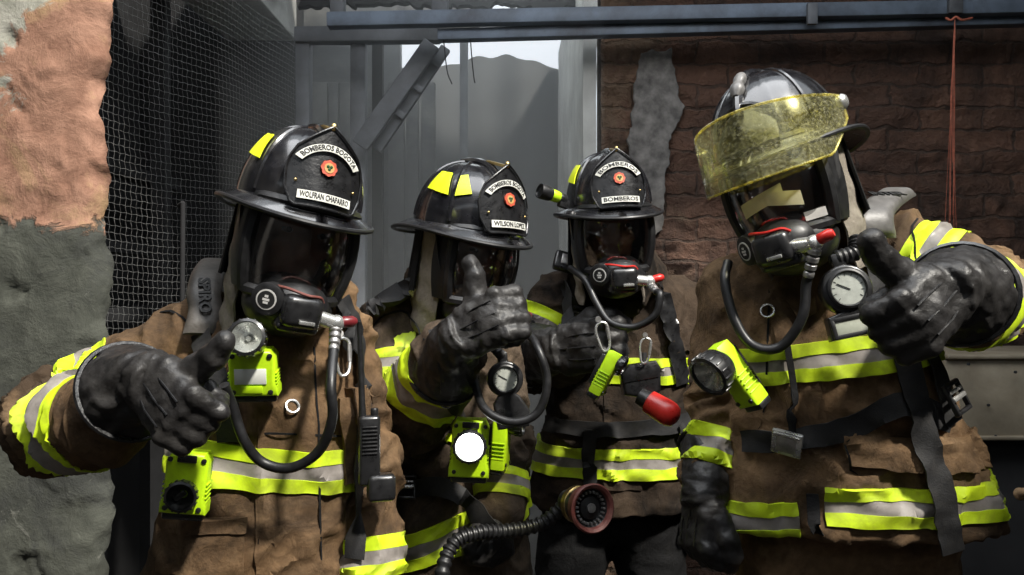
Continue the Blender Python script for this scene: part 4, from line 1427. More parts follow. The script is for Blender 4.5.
# twisted wires dangling in the opening
for pts in (((470, 33), (472, 60), (474, 78), (475, 83)), ((443, 34), (447, 70), (452, 84))):
    m = MB(); m.tube(spline([at(px, py, 2.83) for px, py in pts], 5), 0.0022, 6)
    o = m.build('dangling_wire', 'charred', None, origin=at(*pts[0], 2.83))
    tag(o, 'burnt wire hanging under the beam above the smoky yard' if pts[0][0] == 470 else 'short burnt wire hanging from the steel rail beside the diagonal brace', 'wire')
# hanging red strings
m = MB(); random.seed(4)
for k in range(9):
    x = 952 + random.uniform(-1.5, 3); a = random.uniform(-2, 2); 
    ln = random.choice((150, 190, 215, 228, 232))
    if k in (7, 8): a = (-7, 6)[k - 7]; ln = 232
    pts = [at(955, 16, 2.72), at(954 + random.uniform(-1, 1), 45, 2.72), at(x, 100, 2.72), at(x + a * 0.5, 160, 2.72), at(x + a, ln, 2.72)]
    m.tube(spline(pts, 5), 0.0008, 5)
m.tube(spline([at(946, 18, 2.74), at(951, 20, 2.72), at(956, 17, 2.72), at(962, 20, 2.72), at(972, 18, 2.74)], 5), 0.004, 6)
o = m.build('red_string', 'red_string', None, origin=at(955, 16, 2.72)); tag(o, 'bunch of frayed red string hanging from the steel beam', 'string')
# stained metal cabinet behind the man on the right
c0 = at(955, 357, 2.15)
m = MB(); m.box((c0.x + 0.42, 2.40, 0.55), (0.9, 0.42, 1.10), 0, 0.008)
r_ = thing('metal_cabinet', (c0.x + 0.4, 2.40, 0), 'stained beige metal cabinet against the brick wall at the right edge', 'cabinet')
m.build('shade_carcass', 'charred', r_)  # black body stands in for the shaded wall below the panel
m = MB(); m.box((c0.x + 0.44, 2.165, 1.185), (0.92, 0.02, 0.225), 0, 0.006, rot=(R(-6), 0, 0))
m.box((c0.x + 0.44, 2.16, 1.075), (0.92, 0.045, 0.012), 0, 0.004)
m.box((c0.x + 0.44, 2.32, 1.292), (0.92, 0.34, 0.012), 0, 0.004)
f_ = m.build('front_panel', 'rusty_sheet', r_)
m = MB()
for px, py in ((995, 436), (968, 364), (1015, 372), (988, 405)):
    m = MB()
    m.lathe([(0.004, 0), (0.004, 0.004), (0.002, 0.005)], 10, 0, frame(at(px, py, 2.145), (1, 0, 0), (0, -1, 0)))
    m.build('rivet', 'charred', f_)
# end of a rope
m = MB()
m.tube(spline([at(1018, 494, 2.02), at(1026, 492, 2.0), at(1045, 496, 1.98), at(1075, 520, 1.98), at(1082, 640, 2.0), (1.42, 2.0, 0.02)], 6), 0.011, 10)
m.ellip(at(1020, 494, 2.02), (0.015, 0.015, 0.016))
o = m.build('rope', 'rope_fibre', None, origin=(1.42, 2.0, 0)); tag(o, 'knotted end of a tan rope in front of the dark cabinet', 'rope')
# unseen walls and added ceilings out of the frame, blocking daylight around the roof opening
slab('ceiling_blocker_front', (-3.3, -1.4, 3.30), (3.3, -0.25, 3.4), 'charred')
slab('ceiling_blocker_left', (-3.3, -0.25, 3.30), (-1.1, 3.4, 3.4), 'charred')
slab('ceiling_blocker_right', (2.15, -0.25, 3.30), (3.3, 3.4, 3.4), 'charred')
slab('ceiling_blocker_back', (-1.5, 2.05, 3.30), (2.15, 3.7, 3.4), 'charred')
slab('wall_rear', (-3.3, -2.5, 0), (3.3, -2.3, 3.4), 'plaster_grey')
slab('wall_side_right', (3.2, -2.4, 0), (3.35, 6.2, 3.3), 'charred')
slab('wall_side_left', (-3.4, -2.4, 0), (-3.2, 6.2, 3.3), 'plaster_grey')
# smoke hanging in the yard
n = NT('smoke')
n.t.nodes.remove(n.b)
v = n.n('ShaderNodeVolumeScatter'); v.inputs['Color'].default_value = (0.88, 0.92, 0.93, 1); v.inputs['Density'].default_value = 0.28; v.inputs['Anisotropy'].default_value = 0.2
n.l(v.outputs[0], n.out.inputs['Volume'])
MATS['smoke'] = n.m
m = MB(); m.box((-0.34, 3.44, 1.42), (1.30, 1.60, 2.80), 0)
o = m.build('smoke', 'smoke', None, origin=(-0.34, 3.44, 0), smooth=False); tag(o, 'pale smoke drifting in the yard behind the crew', 'smoke', kind='stuff')
# ------------------------------------------------------------------ the four firefighters
def pad(w, path, width, thick, material, text=None, tpos=None, tdir=(0, 1), tsize=0.03, tmat='letter_black', cross=4):
    o = w.cl.strap(path, width, 0.006, thick, None, 0, 6, cross).build('shoulder_pad', material, w.root)
    if text:
        loc, no = w.cl.hit(*tpos)
        a, b = w.cl.hit(tpos[0] - tdir[0] * 6, tpos[1] - tdir[1] * 6)[0], w.cl.hit(tpos[0] + tdir[0] * 6, tpos[1] + tdir[1] * 6)[0]
        q = MB(frame(loc + no * (thick + 0.0085), b - a, no))
        q.text(text, tsize, bold=0.0012, extrude=0.001)
        q.build('lettering', tmat, o, smooth=False)
    return o
def web(w, path, width, name='harness_strap', material='webbing', off=0.010, thick=0.003, parent=None):
    return w.cl.strap(path, width, off, thick).build(name, material, parent or w.root)
def seam(w, path, width=0.004):
    return w.cl.strap(path, width, 0.001, 0.0015, None, 0, 5, 1).build('seam', 'black_cloth', w.root_jacket)
def d_ring(w, px, py, r=0.012):
    loc, no = w.cl.hit(px, py)
    q = MB(frame(loc + no * 0.008, (1, 0, 0), no + Vector((0, 0, 0.3))))
    q.tube([Vector((math.cos(2 * PI * k / 24) * r, math.sin(2 * PI * k / 24) * r, 0)) for k in range(24)], 0.0022, 6, closed=True)
    q.build('d_ring', 'chrome', w.root_jacket)

def rigid_pad(w, pts, side, width, thick, material, text, seg, tsize, tmat, along=True):
    """moulded shoulder pad of the air pack lying over the shoulder"""
    sp = spline(pts, 8); sd = Vector(side).normalized(); m = len(sp) - 1
    def f(u, v):
        i = min(int(round(u * m)), m)
        t = (sp[min(i + 1, m)] - sp[max(i - 1, 0)]).normalized(); n_ = sd.cross(t).normalized()
        if n_.y > 0 or n_.z < -0.4: n_ = -n_
        e = 2 * v - 1
        edge = thick * (0.35 + 0.65 * (1 - abs(e) ** 5)) * (0.55 + 0.45 * min(1, min(u, 1 - u) * 12))
        return sp[i] + sd * (e * width / 2) + n_ * edge, sp[i] + sd * (e * width / 2), n_
    q = MB()
    q.grid(lambda u, v: f(u, v)[0], m, 14, 0)
    q.grid(lambda u, v: f(u, v)[1], m, 14, 0)
    ed = [(k / m, 0) for k in range(m + 1)] + [(1, k / 14) for k in range(1, 15)] + [(1 - k / m, 1) for k in range(1, m + 1)] + [(0, 1 - k / 14) for k in range(1, 14)]
    n0 = len(ed)
    q.add([f(*e)[0] for e in ed] + [f(*e)[1] for e in ed], [(k, (k + 1) % n0, n0 + (k + 1) % n0, n0 + k) for k in range(n0)], 0)
    o = q.build('shoulder_pad', material, w.root)
    c, _, n_ = f(seg, 0.5); t = (f(min(1, seg + 0.1), 0.5)[0] - f(max(0, seg - 0.1), 0.5)[0]).normalized()
    if n_.dot(CAM - c) < 0: n_ = -n_
    q = MB(frame(c + n_ * 0.0012, t if along else sd, n_))
    q.text(text, tsize, bold=0.0010, extrude=0.0012)
    q.build('lettering', tmat, o, smooth=False)
    return o
# --- far left, thumb up towards the viewer
w1 = start('firefighter at the far left, right thumb up, elbow out beside the plaster pier', (-0.50, 1.62, 0),
    [(298, 296, 1.60, 42, 0.085, 22), (292, 312, 1.60, 70, 0.11, 22), (284, 335, 1.60, 84, 0.135, 22), (280, 390, 1.60, 90, 0.150, 22), (270, 460, 1.60, 92, 0.155, 20), (258, 540, 1.60, 94, 0.160, 15), (240, 600, 1.60, 112, 0.17, 10), (230, 640, 1.61, 118, 0.18, 5)],
    [([at(215, 338, 1.60), at(52, 424, 1.54), at(108, 420, 1.37)], [0.096, 0.090, 0.080]),
     ([at(332, 342, 1.64), at(362, 470, 1.63), at(374, 640, 1.55)], [0.088, 0.074, 0.062])],
    'jacket_brown', dict(pos=at(298, 204, 1.50), yaw=31, pitch=-9, roll=-10), 1)
r1 = w1.root
panel(w1, ((266, 335), (314, 335), (322, 574), (256, 574)), 0.004, 'storm_flap', 'jacket_brown')
helmet(r1, w1.M, 'BOMBEROS BOGOTA', 'WOLFRAN CHAPARRO', s=0.95, pairs=1)
mask(r1, w1.M, [at(331, 385, 1.33), at(332, 420, 1.33), at(318, 452, 1.35), at(290, 468, 1.36), at(262, 462, 1.36), at(244, 440, 1.34), at(232, 405, 1.33), at(224, 385, 1.31)], s=1.15, knob='maroon_plastic')
armband(w1, 0, 0, 0.52, 0.80)
armband(w1, 0, 1, 0.34, 0.84)
bodyband(w1, (215, 441), (350, 450), 42)
armband(w1, 1, 1, 0.40, 0.64)
glove(r1, 'glove', at(150, 374, 1.27), (0.68, -0.42, -0.60), (0.60, -0.05, 0.78), True, 1.06, cuff_back=at(112, 408, 1.39), cuff_r=1.2, cuff_len=0.085)
glove(r1, 'glove', at(374, 650, 1.55), (0, -0.1, -1), (0.2, -1, 0), False, 1.0, thumb=False)
h2 = up_off(w1, 205, 316, 0.012); h3 = up_off(w1, 206, 338, 0.012)
rigid_pad(w1, [at(217, 262, h2.y + 0.13), at(208, 277, h2.y + 0.06), at(204, 296, h2.y + 0.015), h2, h3], (1, 0.35, -0.05), 0.062, 0.016, 'pad_grey', 'SPIRO', 0.55, 0.030, 'letter_black')
web(w1, ((205, 330), (212, 360), (226, 400), (232, 440)), 0.044)
web(w1, ((338, 300), (350, 330), (356, 370), (358, 430), (356, 560)), 0.040)
web(w1, ((330, 300), (342, 325), (346, 350)), 0.020, off=0.016)
panel(w1, ((338, 398), (366, 394), (368, 478), (342, 484)), 0.014, 'radio_pocket', 'jacket_brown', anylab=True)
panel(w1, ((344, 388), (366, 384), (371, 418), (352, 422)), 0.020, 'pocket_flap', 'jacket_brown', anylab=True)
panel(w1, ((170, 520), (246, 524), (244, 572), (160, 570)), 0.010, 'side_pocket', 'jacket_brown')
panel(w1, ((168, 512), (248, 516), (247, 532), (166, 528)), 0.014, 'pocket_flap', 'jacket_brown')
seam(w1, ((268, 335), (262, 450), (257, 572))); seam(w1, ((313, 335), (318, 450), (321, 572)))
seam(w1, ((235, 432), (300, 434), (345, 436)))
seam(w1, ((130, 322), (165, 312), (195, 330)))
d_ring(w1, 291, 407)
L, N_ = w1.cl.hit(254, 370)
Lt = L + N_ * 0.064
z_ = Vector((0.02, -0.16, 1)); y_ = Vector((0.12, -1, 0.05))
flashlight(frame(Lt, y_.cross(z_), z_), 'flashlight', 'lime flashlight with a white label and chrome reflector below the speaker disc', lens_z=0.060, body=(0.086, 0.080, 0.046), lens_r=0.026, tilt=22, tag_white=True, head_len=0.036)
L, N_ = w1.cl.hit(188, 482)
Lt = Vector((L.x, L.y - 0.085, L.z)); z_ = Vector((0.12, 0, 1)); y_ = Vector((0.15, -1, 0.0))
flashlight(frame(at(188, 481, Lt.y), y_.cross(z_), z_), 'flashlight', 'lime lamp with a dark round lens hanging at the waist by the reflective stripe', lens_z=-0.016, body=(0.076, 0.104, 0.046), lens_r=0.022, dark=True, head_len=0.020)
L, N_ = w1.cl.hit(336, 360)
carabiner(frame(L + N_ * 0.034, (1, 0.2, 0.15), N_), 'chrome carabiner beside the hose connector on a brown coat')
# hand radio under the arm
L, N_ = w1.cl.hit(362, 440)
M = frame(at(369, 450, L.y - 0.065), (1, 0.3, 0), (0.3, -1, 0))
rad = thing('radio', M.translation, 'black hand radio with a straight antenna beside the waist stripe of a brown coat', 'radio')
q = MB(M); q.box((0, 0, 0), (0.040, 0.130, 0.030), 0, 0.007, 3)
q.build('case', 'hard_plastic', rad)
q = MB(M)
for k in range(8): q.box((0, 0.045 - k * 0.007, 0.016), (0.028, 0.003, 0.003), 0, 0.001)
q.build('speaker_grille', 'rubber', rad)
q = MB(M); q.tube([(-0.012, 0.06, 0), (-0.013, 0.09, 0), (-0.018, 0.24, 0)], [0.0075, 0.006, 0.0045], 10); q.build('antenna', 'rubber', rad)
q = MB(M); q.lathe([(0.007, 0), (0.0075, 0.012), (0.006, 0.014)], 14, 0, Matrix.Translation((0.010, 0.064, 0)) @ Matrix.Rotation(R(-90), 4, 'X')); q.build('knob', 'rubber', rad)
q = MB(M); q.box((0.022, -0.070, 0.004), (0.052, 0.050, 0.036), 0, 0.009, 3); q.build('battery', 'hard_plastic', rad)

# --- second from the left, thumb up in front of the chest
w2 = start('firefighter second from the left in profile, thumb up before the mask', (-0.13, 2.08, 0),
    [(452, 282, 2.00, 40, 0.085, 40), (448, 300, 2.00, 60, 0.12, 38), (445, 325, 2.00, 74, 0.145, 35), (448, 390, 2.00, 76, 0.155, 35), (450, 470, 2.00, 74, 0.155, 32), (450, 540, 2.00, 78, 0.165, 28), (450, 580, 2.00, 80, 0.17, 25), (450, 600, 2.00, 80, 0.17, 25)],
    [([at(399, 330, 1.93), at(400, 424, 1.86), at(450, 356, 1.68)], [0.104, 0.094, 0.076]),
     ([at(484, 335, 2.03), at(500, 440, 1.95), at(497, 510, 1.86)], [0.084, 0.076, 0.062])],
    'jacket_sooty', dict(pos=at(466, 226, 1.84), yaw=42, pitch=-10, roll=-2), 2)
r2 = w2.root
helmet(r2, w2.M, 'BOMBEROS BOGOTA', 'WILSON LOPEZ', s=0.97)
mask(r2, w2.M, [at(536, 345, 1.60), at(547, 380, 1.58), at(538, 412, 1.58), at(512, 422, 1.58), at(484, 408, 1.60), at(472, 372, 1.68)], knob='maroon_plastic')
armband(w2, 0, 0, 0.30, 0.60)
armband(w2, 0, 1, 0.50, 0.84)
armband(w2, 1, 1, 0.50, 0.86)
bodyband(w2, (392, 538), (470, 512), 36, d=1.8)
bodyband(w2, (436, 424), (475, 424), 22, x0=(436, 430), x1=(476, 430), d=1.8)
glove(r2, 'glove', at(456, 338, 1.60), (0.75, -0.25, 0.36), (-0.40, 0.40, 0.82), True, 1.12, cuff_back=at(446, 368, 1.67))
glove(r2, 'glove', at(500, 505, 1.86), (-0.1, -0.35, -1), (-0.6, -0.9, 0.2), False, 1.0, thumb=False, cuff_back=at(501, 485, 1.92))
pad(w2, ((360, 304), (374, 290), (396, 283), (418, 288), (432, 306)), 0.044, 0.016, 'webbing', 'SPIRO', (422, 294), (0.6, 1), 0.024, 'letter_pale')
web(w2, ((440, 330), (450, 370), (456, 420), (458, 470)), 0.044)
web(w2, ((372, 492), (405, 490), (440, 486), (475, 505), (500, 530)), 0.044, 'waist_belt')
buckle(w2, 405, 490, (0.055, 0.055), (0, 0, 1), r2)
seam(w2, ((368, 335), (385, 315), (410, 318), (425, 340)))
d_ring(w2, 446, 400)
L, N_ = w2.cl.hit(470, 446)
Lt = at(470, 447, min(L.y, 1.80) - 0.095); z_ = Vector((0.05, 0, 1)); y_ = Vector((0.02, -1, -0.08))
flashlight(frame(Lt, y_.cross(z_), z_), 'flashlight', 'lime flashlight switched on, glowing white at the chest of the coat', lens_z=0.010, body=(0.086, 0.122, 0.05), lens_r=0.029, lit=True, head_len=0.026)
LP = Lt + Vector((0.0, -0.10, 0.0))
L, N_ = w2.cl.hit(499, 442)
Lt = at(501, 442, L.y - 0.075); z_ = Vector((0.06, 0, 1)); y_ = Vector((1, -0.25, 0))
flashlight(frame(Lt, y_.cross(z_), z_), 'flashlight', 'lime flashlight turned sideways just right of the glowing flashlight', lens_z=0.040, body=(0.05, 0.118, 0.036), lens_r=0.018)
def gauge_unit(M, label, screen=True, s=1.0, stem=None):
    g = thing('pressure_gauge', M.translation, label, 'pressure gauge')
    M = M @ Matrix.Scale(s, 4)
    q = MB(M)
    out = [(0.046 * math.sin(a), 0.046 * math.cos(a)) for a in [R(-150 + 12.5 * k) for k in range(25)]]
    if screen: out = out + [(0.044, -0.045), (0.050, -0.088), (-0.050, -0.088), (-0.048, -0.045)]
    else: out = out + [(0.030, -0.045), (0.052, -0.085), (0.046, -0.125), (-0.034, -0.125), (-0.038, -0.060)]
    q.prism(out[::-1], 0.036, 0, None, 0.006, 3)
    q.box((0, 0.055, 0), (0.026, 0.030, 0.026), 0, 0.006)
    c = q.build('case', 'hard_plastic', g)
    q = MB(M @ Matrix.Translation((0, 0, 0.018)))
    q.lathe([(0.030, -0.001), (0.036, 0.000), (0.037, 0.006), (0.033, 0.008), (0.030, 0.004)], 32, 0, None, False)
    q.build('bezel', 'rubber', g)
    q = MB(M @ Matrix.Translation((0, 0, 0.018))); q.lathe([(0.031, 0.0), (0.031, 0.002)], 32, 0); q.build('dial', 'gauge_face', g)
    q = MB(M @ Matrix.Translation((0, 0, 0.0205)))
    for k in range(11):
        a = R(-130 + 26 * k); q.bm(_cube((0.0012, 0.005, 0.0006)), 0, Matrix.Rotation(a, 4, 'Z') @ Matrix.Translation((0, 0.026, 0)))
    q.bm(_cube((0.0018, 0.026, 0.0008)), 0, Matrix.Rotation(R(55), 4, 'Z') @ Matrix.Translation((0, 0.009, 0.0008)))
    q.build('needle', 'letter_black', g)
    q = MB(M @ Matrix.Translation((0, 0, 0.023))); q.lathe([(0.031, 0), (0.020, 0.002), (0.001, 0.003)], 28, 0, None, False); q.build('glass', 'clear_glass', g)
    if screen:
        q = MB(M)
        for y in (-0.052, -0.084): q.box((0, y, 0.020), (0.094, 0.008, 0.008), 0, 0.002)
        for x in (-0.044, 0.044): q.box((x, -0.068, 0.020), (0.008, 0.036, 0.008), 0, 0.002)
        q.build('screen_frame', 'rubber', g)
        q = MB(M); q.box((0, -0.068, 0.0190), (0.080, 0.026, 0.003), 0, 0.001); q.build('screen', 'screen_pale', g)
        q = MB(M)
        for x in (0.052,): q.lathe([(0.006, 0), (0.006, 0.006), (0.004, 0.008)], 12, 0, frame((0.048, -0.078, 0.0), (0, 1, 0), (1, 0, 0)))
        q.build('button', 'rubber', g)
    if stem:
        q = MB(); sp = spline([M @ Vector((0, 0.06, 0))] + stem, 8)
        q.tube(sp, [(0.0135 if screen else 0.0095) + 0.002 * (k % 2) for k in range(len(sp))], 12)
        q.build('gauge_hose', 'rubber', g)
    return g
L, N_ = w2.cl.hit(500, 380)
gauge_unit(frame(at(505, 379, 1.67), (1, 0.1, 0.12), (0.1, -1, 0.1)), 'black pressure gauge with a white dial inside the hose loop', False, 0.82, [at(498, 352, 1.665), at(490, 342, 1.70)])

# --- third, facing the viewer
w3 = start('firefighter third from the left, facing the viewer, black gloved hand on the chest', (0.26, 2.40, 0),
    [(622, 268, 2.36, 32, 0.085, -5), (622, 282, 2.36, 52, 0.11, -5), (618, 300, 2.36, 66, 0.135, -5), (618, 350, 2.36, 72, 0.150, -5), (616, 410, 2.36, 72, 0.155, -5), (614, 450, 2.36, 78, 0.165, -5), (614, 490, 2.36, 82, 0.17, -5), (614, 502, 2.36, 80, 0.17, -5)],
    [([at(562, 300, 2.32), at(532, 362, 2.29), at(566, 358, 2.14)], [0.092, 0.082, 0.068]),
     ([at(676, 305, 2.38), at(702, 400, 2.40), at(705, 480, 2.32)], [0.088, 0.078, 0.064])],
    'jacket_dark', dict(pos=at(608, 207, 2.12), yaw=6, pitch=-6, roll=3), 3, 'black_cloth')
r3 = w3.root
panel(w3, ((606, 300), (640, 300), (642, 490), (604, 490)), 0.004, 'storm_flap', 'jacket_dark')
helmet(r3, w3.M, 'BOMBEROS', 'BOMBEROS', s=0.95, pairs=1)
mask(r3, w3.M, [at(660, 295, 1.93), at(655, 315, 1.93), at(634, 327, 1.95), at(610, 322, 1.97), at(596, 302, 2.0), at(585, 280, 2.03), at(570, 268, 2.08)])
armband(w3, 0, 0, 0.25, 0.74)
bodyband(w3, (605, 358), (685, 358), 26, x0=(598, 360), x1=(687, 360), d=2.1)
bodyband(w3, (560, 446), (640, 449), 30, d=2.1)
glove(r3, 'glove', at(556, 350, 2.08), at(600, 346, 2.02) - at(556, 350, 2.08), (0.1, 0, 1), True, 1.36, thumb=False, cuff_back=at(545, 352, 2.15))
glove(r3, 'glove', at(705, 484, 2.31), (0, -0.1, -1), (-0.2, -1, 0), False, 1.0, thumb=False)
web(w3, ((562, 262), (570, 285), (577, 310), (588, 345)), 0.046)
web(w3, ((656, 280), (664, 300), (670, 325), (676, 352), (680, 385)), 0.046, material='hard_plastic')
web(w3, ((548, 424), (600, 430), (650, 426), (688, 420)), 0.046, 'waist_belt')
web(w3, ((592, 428), (590, 455), (591, 486)), 0.040, off=0.014); web(w3, ((676, 426), (684, 450), (689, 474)), 0.030, off=0.014)
buckle(w3, 576, 308, (0.052, 0.060), (0.2, 0, 1), r3)
q = MB(frame(up_off(w3, 570, 265, 0.02, 2.2), (1, 0.1, -0.3), (0.1, -1, 0.35)))
q.box((0, 0, 0), (0.070, 0.055, 0.030), 0, 0.008, 3); q.box((0.004, 0.002, 0.016), (0.040, 0.030, 0.006), 1, 0.003)
q.build('hose_fitting', ['hard_plastic', 'steel'], r3)
panel(w3, ((668, 330), (690, 328), (692, 350), (670, 352)), 0.012, 'pocket_flap', 'jacket_dark', d=2.1)
def side_light(p, zdir, ydir, label, body, lens_z, lens_r, **k):
    z_ = Vector(zdir).normalized(); y_ = Vector(ydir)
    return flashlight(frame(p, y_.cross(z_), z_), 'flashlight', label, lens_z=lens_z, body=body, lens_r=lens_r, **k)
L, N_ = w3.cl.hit(612, 316)
side_light(L + N_ * 0.036, (-0.45, -0.1, 0.9), (0.15, -1, 0.2), 'small lime lamp slanted on the upper chest inside the hose loop', (0.040, 0.085, 0.030), 0.016, 0.011, ribs=False, head_len=0.010)
L, N_ = w3.cl.hit(606, 366)
side_light(at(606, 373, 1.93), (0.45, -0.05, 0.9), (1, -0.35, -0.3), 'lime flashlight hanging slanted beside the black gloved hand on the chest', (0.046, 0.112, 0.034), 0.034, 0.020, head_len=0.014)
carabiner(frame(at(603, 336, 1.945), (1, 0, 0.3), (0, -1, 0)), 'chrome carabiner on the chest above the slanted lime flashlight', s=1.0)
carabiner(frame(at(645, 350, 2.02), (1, 0, 0), (0, -1, 0)), 'chrome carabiner holding the black pouch on the chest', s=0.9)
L, N_ = w3.cl.hit(640, 380)
M = frame(at(640, 380, 2.06), (1, 0.1, 0.05), (0, -1, 0.1))
pc = thing('tool_pouch', M.translation, 'black leather pouch hanging from a carabiner above the red lamp tip', 'pouch')
q = MB(M); q.prism([(-0.052, 0.018), (-0.030, 0.040), (0.040, 0.046), (0.052, 0.030), (0.048, -0.030), (0.020, -0.050), (-0.046, -0.036)], 0.060, 0, None, 0.010, 3)
pb = q.build('pouch_body', 'leather_black', pc)
q = MB(M); q.prism([(-0.050, 0.020), (-0.028, 0.042), (0.040, 0.048), (0.050, 0.030), (0.044, 0.004), (-0.046, -0.006)], 0.068, 0, None, 0.006, 2)
q.build('pouch_flap', 'leather_black', pc)
q = MB(M); q.tube([(0.012, 0.04, 0), (0.015, 0.07, 0.0)], 0.008, 10); q.build('loop', 'webbing', pc)
ax = at(676, 414, 1.98) - at(640, 392, 2.03); ax.normalize()
M = frame(at(645, 399, 1.985), (0, 0, 1), ax)
rl = thing('signal_lamp', M.translation, 'red round-ended signal lamp tip sticking out under the black pouch', 'lamp')
q = MB(M); q.lathe([(0.020, 0.008), (0.029, 0.012), (0.032, 0.06), (0.031, 0.075), (0.025, 0.088), (0.012, 0.095), (0.001, 0.096)], 28, 0); q.build('lamp_cone', 'red_plastic', rl)
q = MB(M); q.lathe([(0.021, -0.015), (0.023, 0.0), (0.023, 0.014), (0.021, 0.016)], 24, 0); q.build('grip', 'rubber', rl)
# lamp clipped to the helmet brim
a = at(566, 200, 2.06); b = at(538, 190, 2.02); M = frame(a, (0, 0, 1), b - a)
hl = thing('helmet_lamp', a, 'small black and lime lamp clipped to a helmet brim, pointing left', 'lamp')
q = MB(M); q.lathe([(0.010, 0.0), (0.013, 0.004), (0.013, 0.022), (0.012, 0.024)], 20, 0); q.build('tail_cap', 'hard_plastic', hl)
q = MB(M); q.lathe([(0.0135, 0.022), (0.0150, 0.026), (0.0160, 0.046), (0.0150, 0.048)], 20, 0); q.build('lamp_body', 'lime_plastic', hl)
q = MB(M); q.lathe([(0.0155, 0.046), (0.0185, 0.052), (0.0200, 0.076), (0.0190, 0.082), (0.0165, 0.082), (0.0155, 0.078)], 24, 0); q.build('bezel', 'rubber', hl)
q = MB(M); q.lathe([(0.0150, 0.079), (0.0010, 0.081)], 24, 0, None, False); q.build('lens', 'clear_glass', hl)
q = MB(M); q.box((-0.012, 0.0, 0.005), (0.022, 0.018, 0.030), 0, 0.004); q.build('clip', 'hard_plastic', hl)

# --- far right, yellow visor, thumb up
w4 = start('firefighter at the far right in a tan coat, amber face shield on the helmet', (0.62, 1.72, 0),
    [(800, 240, 1.62, 46, 0.09, -25), (802, 258, 1.62, 74, 0.12, -22), (806, 285, 1.62, 92, 0.145, -20), (816, 340, 1.62, 100, 0.158, -18), (832, 410, 1.62, 114, 0.162, -15), (838, 450, 1.62, 122, 0.166, -12), (847, 490, 1.62, 134, 0.175, -8), (850, 516, 1.62, 138, 0.18, -6)],
    [([at(738, 296, 1.64), at(728, 400, 1.66), at(708, 482, 1.60)], [0.086, 0.076, 0.056]),
     ([at(884, 252, 1.63), at(980, 296, 1.53), at(966, 303, 1.37)], [0.094, 0.088, 0.074])],
    'jacket_tan', dict(pos=at(780, 148, 1.50), yaw=-42, pitch=-10, roll=14), 4, 'jacket_tan')
r4 = w4.root
panel(w4, ((770, 290), (800, 290), (806, 560), (770, 560)), 0.004, 'storm_flap', 'jacket_tan')
helmet(r4, w4.M, 'BOMBEROS BOGOTA', 'BOMBEROS', visor=5, shield=False, decal=False, s=0.97)
mask(r4, w4.M, [at(806, 285, 1.36), at(802, 318, 1.36), at(780, 347, 1.38), at(752, 345, 1.40), at(734, 318, 1.42), at(725, 282, 1.44), at(728, 262, 1.46)], glare_and_label=True)
armband(w4, 0, 1, 0.42, 0.84)
armband(w4, 1, 0, 0.22, 0.62)
armband(w4, 1, 1, 0.38, 1.05)
bodyband(w4, (760, 348), (880, 334), 38, x0=(738, 360))
bodyband(w4, (725, 500), (795, 502), 38, x0=(700, 510), x1=(800, 520))
bodyband(w4, (830, 488), (985, 482), 38, x0=(824, 500))
glove(r4, 'glove', at(950, 284, 1.22), (-0.75, -0.35, -0.56), (-0.62, -0.05, 0.80), False, 1.10, cuff_back=at(966, 302, 1.36), cuff_r=1.15, cuff_len=0.088)
glove(r4, 'glove', at(704, 494, 1.56), (-0.1, -0.12, -1), (0.35, -1, 0), True, 1.0, thumb=False, cuff_back=at(708, 470, 1.60))
h2 = up_off(w4, 862, 232, 0.012)
rigid_pad(w4, [at(898, 196, h2.y + 0.16), at(892, 199, h2.y + 0.11), at(880, 208, h2.y + 0.045), at(872, 221, h2.y + 0.005), h2 + Vector((0.016, 0, -0.010))], (1, 0.15, 0.02), 0.082, 0.020, 'pad_pale', 'INTER', 0.42, 0.026, 'letter_black', False)
web(w4, ((870, 235), (884, 290), (896, 335), (908, 385), (926, 450), (938, 495), (946, 520, 1.42), (953, 552, 1.42)), 0.046, off=0.016)
web(w4, ((918, 335), (930, 370), (940, 402), (948, 425)), 0.046, off=0.012)
web(w4, ((744, 440), (790, 438), (850, 426), (900, 406), (945, 420)), 0.044, 'waist_belt')
b4 = buckle(w4, 941, 402, (0.062, 0.058), (-0.25, 0, 1), r4)
loc, no = w4.cl.hit(790, 438)
q = MB(frame(loc + no * 0.020, (1, 0, 0.05), no)); q.box((0, 0, 0), (0.056, 0.050, 0.010), 0, 0.003); q.box((0, 0, 0.006), (0.036, 0.034, 0.004), 1, 0.002)
q.box((0, 0.019, 0.007), (0.050, 0.005, 0.004), 0, 0.001)
q.build('belt_buckle', ['chrome', 'steel'], r4)
web(w4, ((786, 345), (790, 390), (796, 430)), 0.012, 'zip_and_hem_gap', 'black_cloth', 0.011)
web(w4, ((812, 492), (818, 530), (824, 560)), 0.022, 'zip_and_hem_gap', 'black_cloth', 0.006)  # black strip stands in for the dark gap of the hem split
panel(w4, ((842, 434), (984, 424), (990, 446), (850, 466)), 0.013, 'pocket_flap', 'jacket_tan')
panel(w4, ((786, 300), (816, 296), (818, 312), (800, 322)), 0.012, 'pocket_flap', 'jacket_tan')
seam(w4, ((770, 290), (766, 400), (768, 550))); seam(w4, ((832, 545), (850, 470), (842, 436)))
seam(w4, ((900, 210), (912, 232), (915, 262)))
d_ring(w4, 768, 310)
L, N_ = w4.cl.hit(735, 375)
side_light(at(735, 374, 1.42), at(716, 350, 1.42) - at(748, 396, 1.42), (-1, -0.55, -0.15), 'lime flashlight with a black round head pointing left beside the chest stripe', (0.046, 0.122, 0.040), 0.030, 0.032, head_len=0.034)
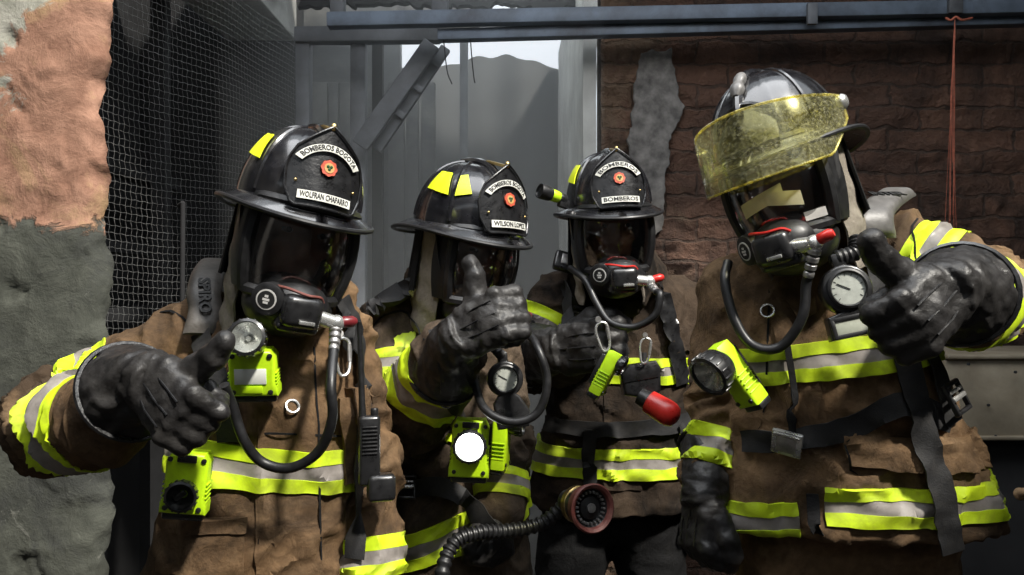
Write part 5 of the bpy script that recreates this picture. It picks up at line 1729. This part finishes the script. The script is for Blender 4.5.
gauge_unit(frame(at(845, 290, 1.36), (1, 0.05, 0.20), (-0.12, -1, 0.15)), 'black pressure gauge with round dial and a pale display at the chest', True, 0.92, [at(855, 252, 1.365), at(858, 238, 1.375)])
# nozzle on its line, held at the hip
ax = Vector((0.42, -0.88, 0.10)); c = at(591, 508, 1.72); M = frame(c, (0, 0, 1), ax)
nz = thing('hose_nozzle', c, 'black fire hose nozzle with a worn red rim near the hips of the crew', 'nozzle')
q = MB(M); q.lathe([(0.040, -0.03), (0.046, -0.022), (0.052, 0.0), (0.0535, 0.008), (0.050, 0.011), (0.044, 0.008), (0.041, 0.0)], 40, 0, None, False); q.build('red_rim', 'dark_red', nz)
q = MB(M); q.lathe([(0.043, 0.001), (0.036, -0.008), (0.026, -0.014), (0.024, -0.004), (0.014, -0.001), (0.001, 0.0)], 36, 0, None, False); q.build('spray_face', 'rubber', nz)
for k in range(22):
    a = 2 * PI * k / 22
    q = MB(M); q.box((math.cos(a) * 0.0335, math.sin(a) * 0.0335, -0.004), (0.006, 0.0042, 0.010), 0, 0.001, rot=(0, 0, a)); q.build('tooth', 'steel', nz)
q = MB(M); q.lathe([(0.010, -0.002), (0.010, 0.004), (0.003, 0.005)], 16, 0); q.build('centre_stem', 'steel', nz)
q = MB(M); q.lathe([(0.028, -0.10), (0.032, -0.085), (0.034, -0.06), (0.040, -0.045), (0.041, -0.028)], 32, 0); q.build('barrel', 'hard_plastic', nz)
q = MB(M); q.lathe([(0.034, -0.066), (0.041, -0.062), (0.041, -0.048), (0.036, -0.044)], 32, 0); q.build('brass_ring', 'brass', nz)
e0 = M @ Vector((0, 0, -0.095))
sp = spline([e0, at(540, 524, 1.80), at(505, 531, 1.77), at(478, 533, 1.74), at(452, 546, 1.71), at(440, 600, 1.67), at(445, 760, 1.64), at(470, 940, 1.60)], 22)
q = MB(); q.tube(sp, [0.0135 + 0.0035 * ((k // 2) % 2) for k in range(len(sp))], 14); q.build('hose', 'rubber', nz)
for o in bpy.data.objects:
    for k in ('_o',):
        if k in o: del o[k]
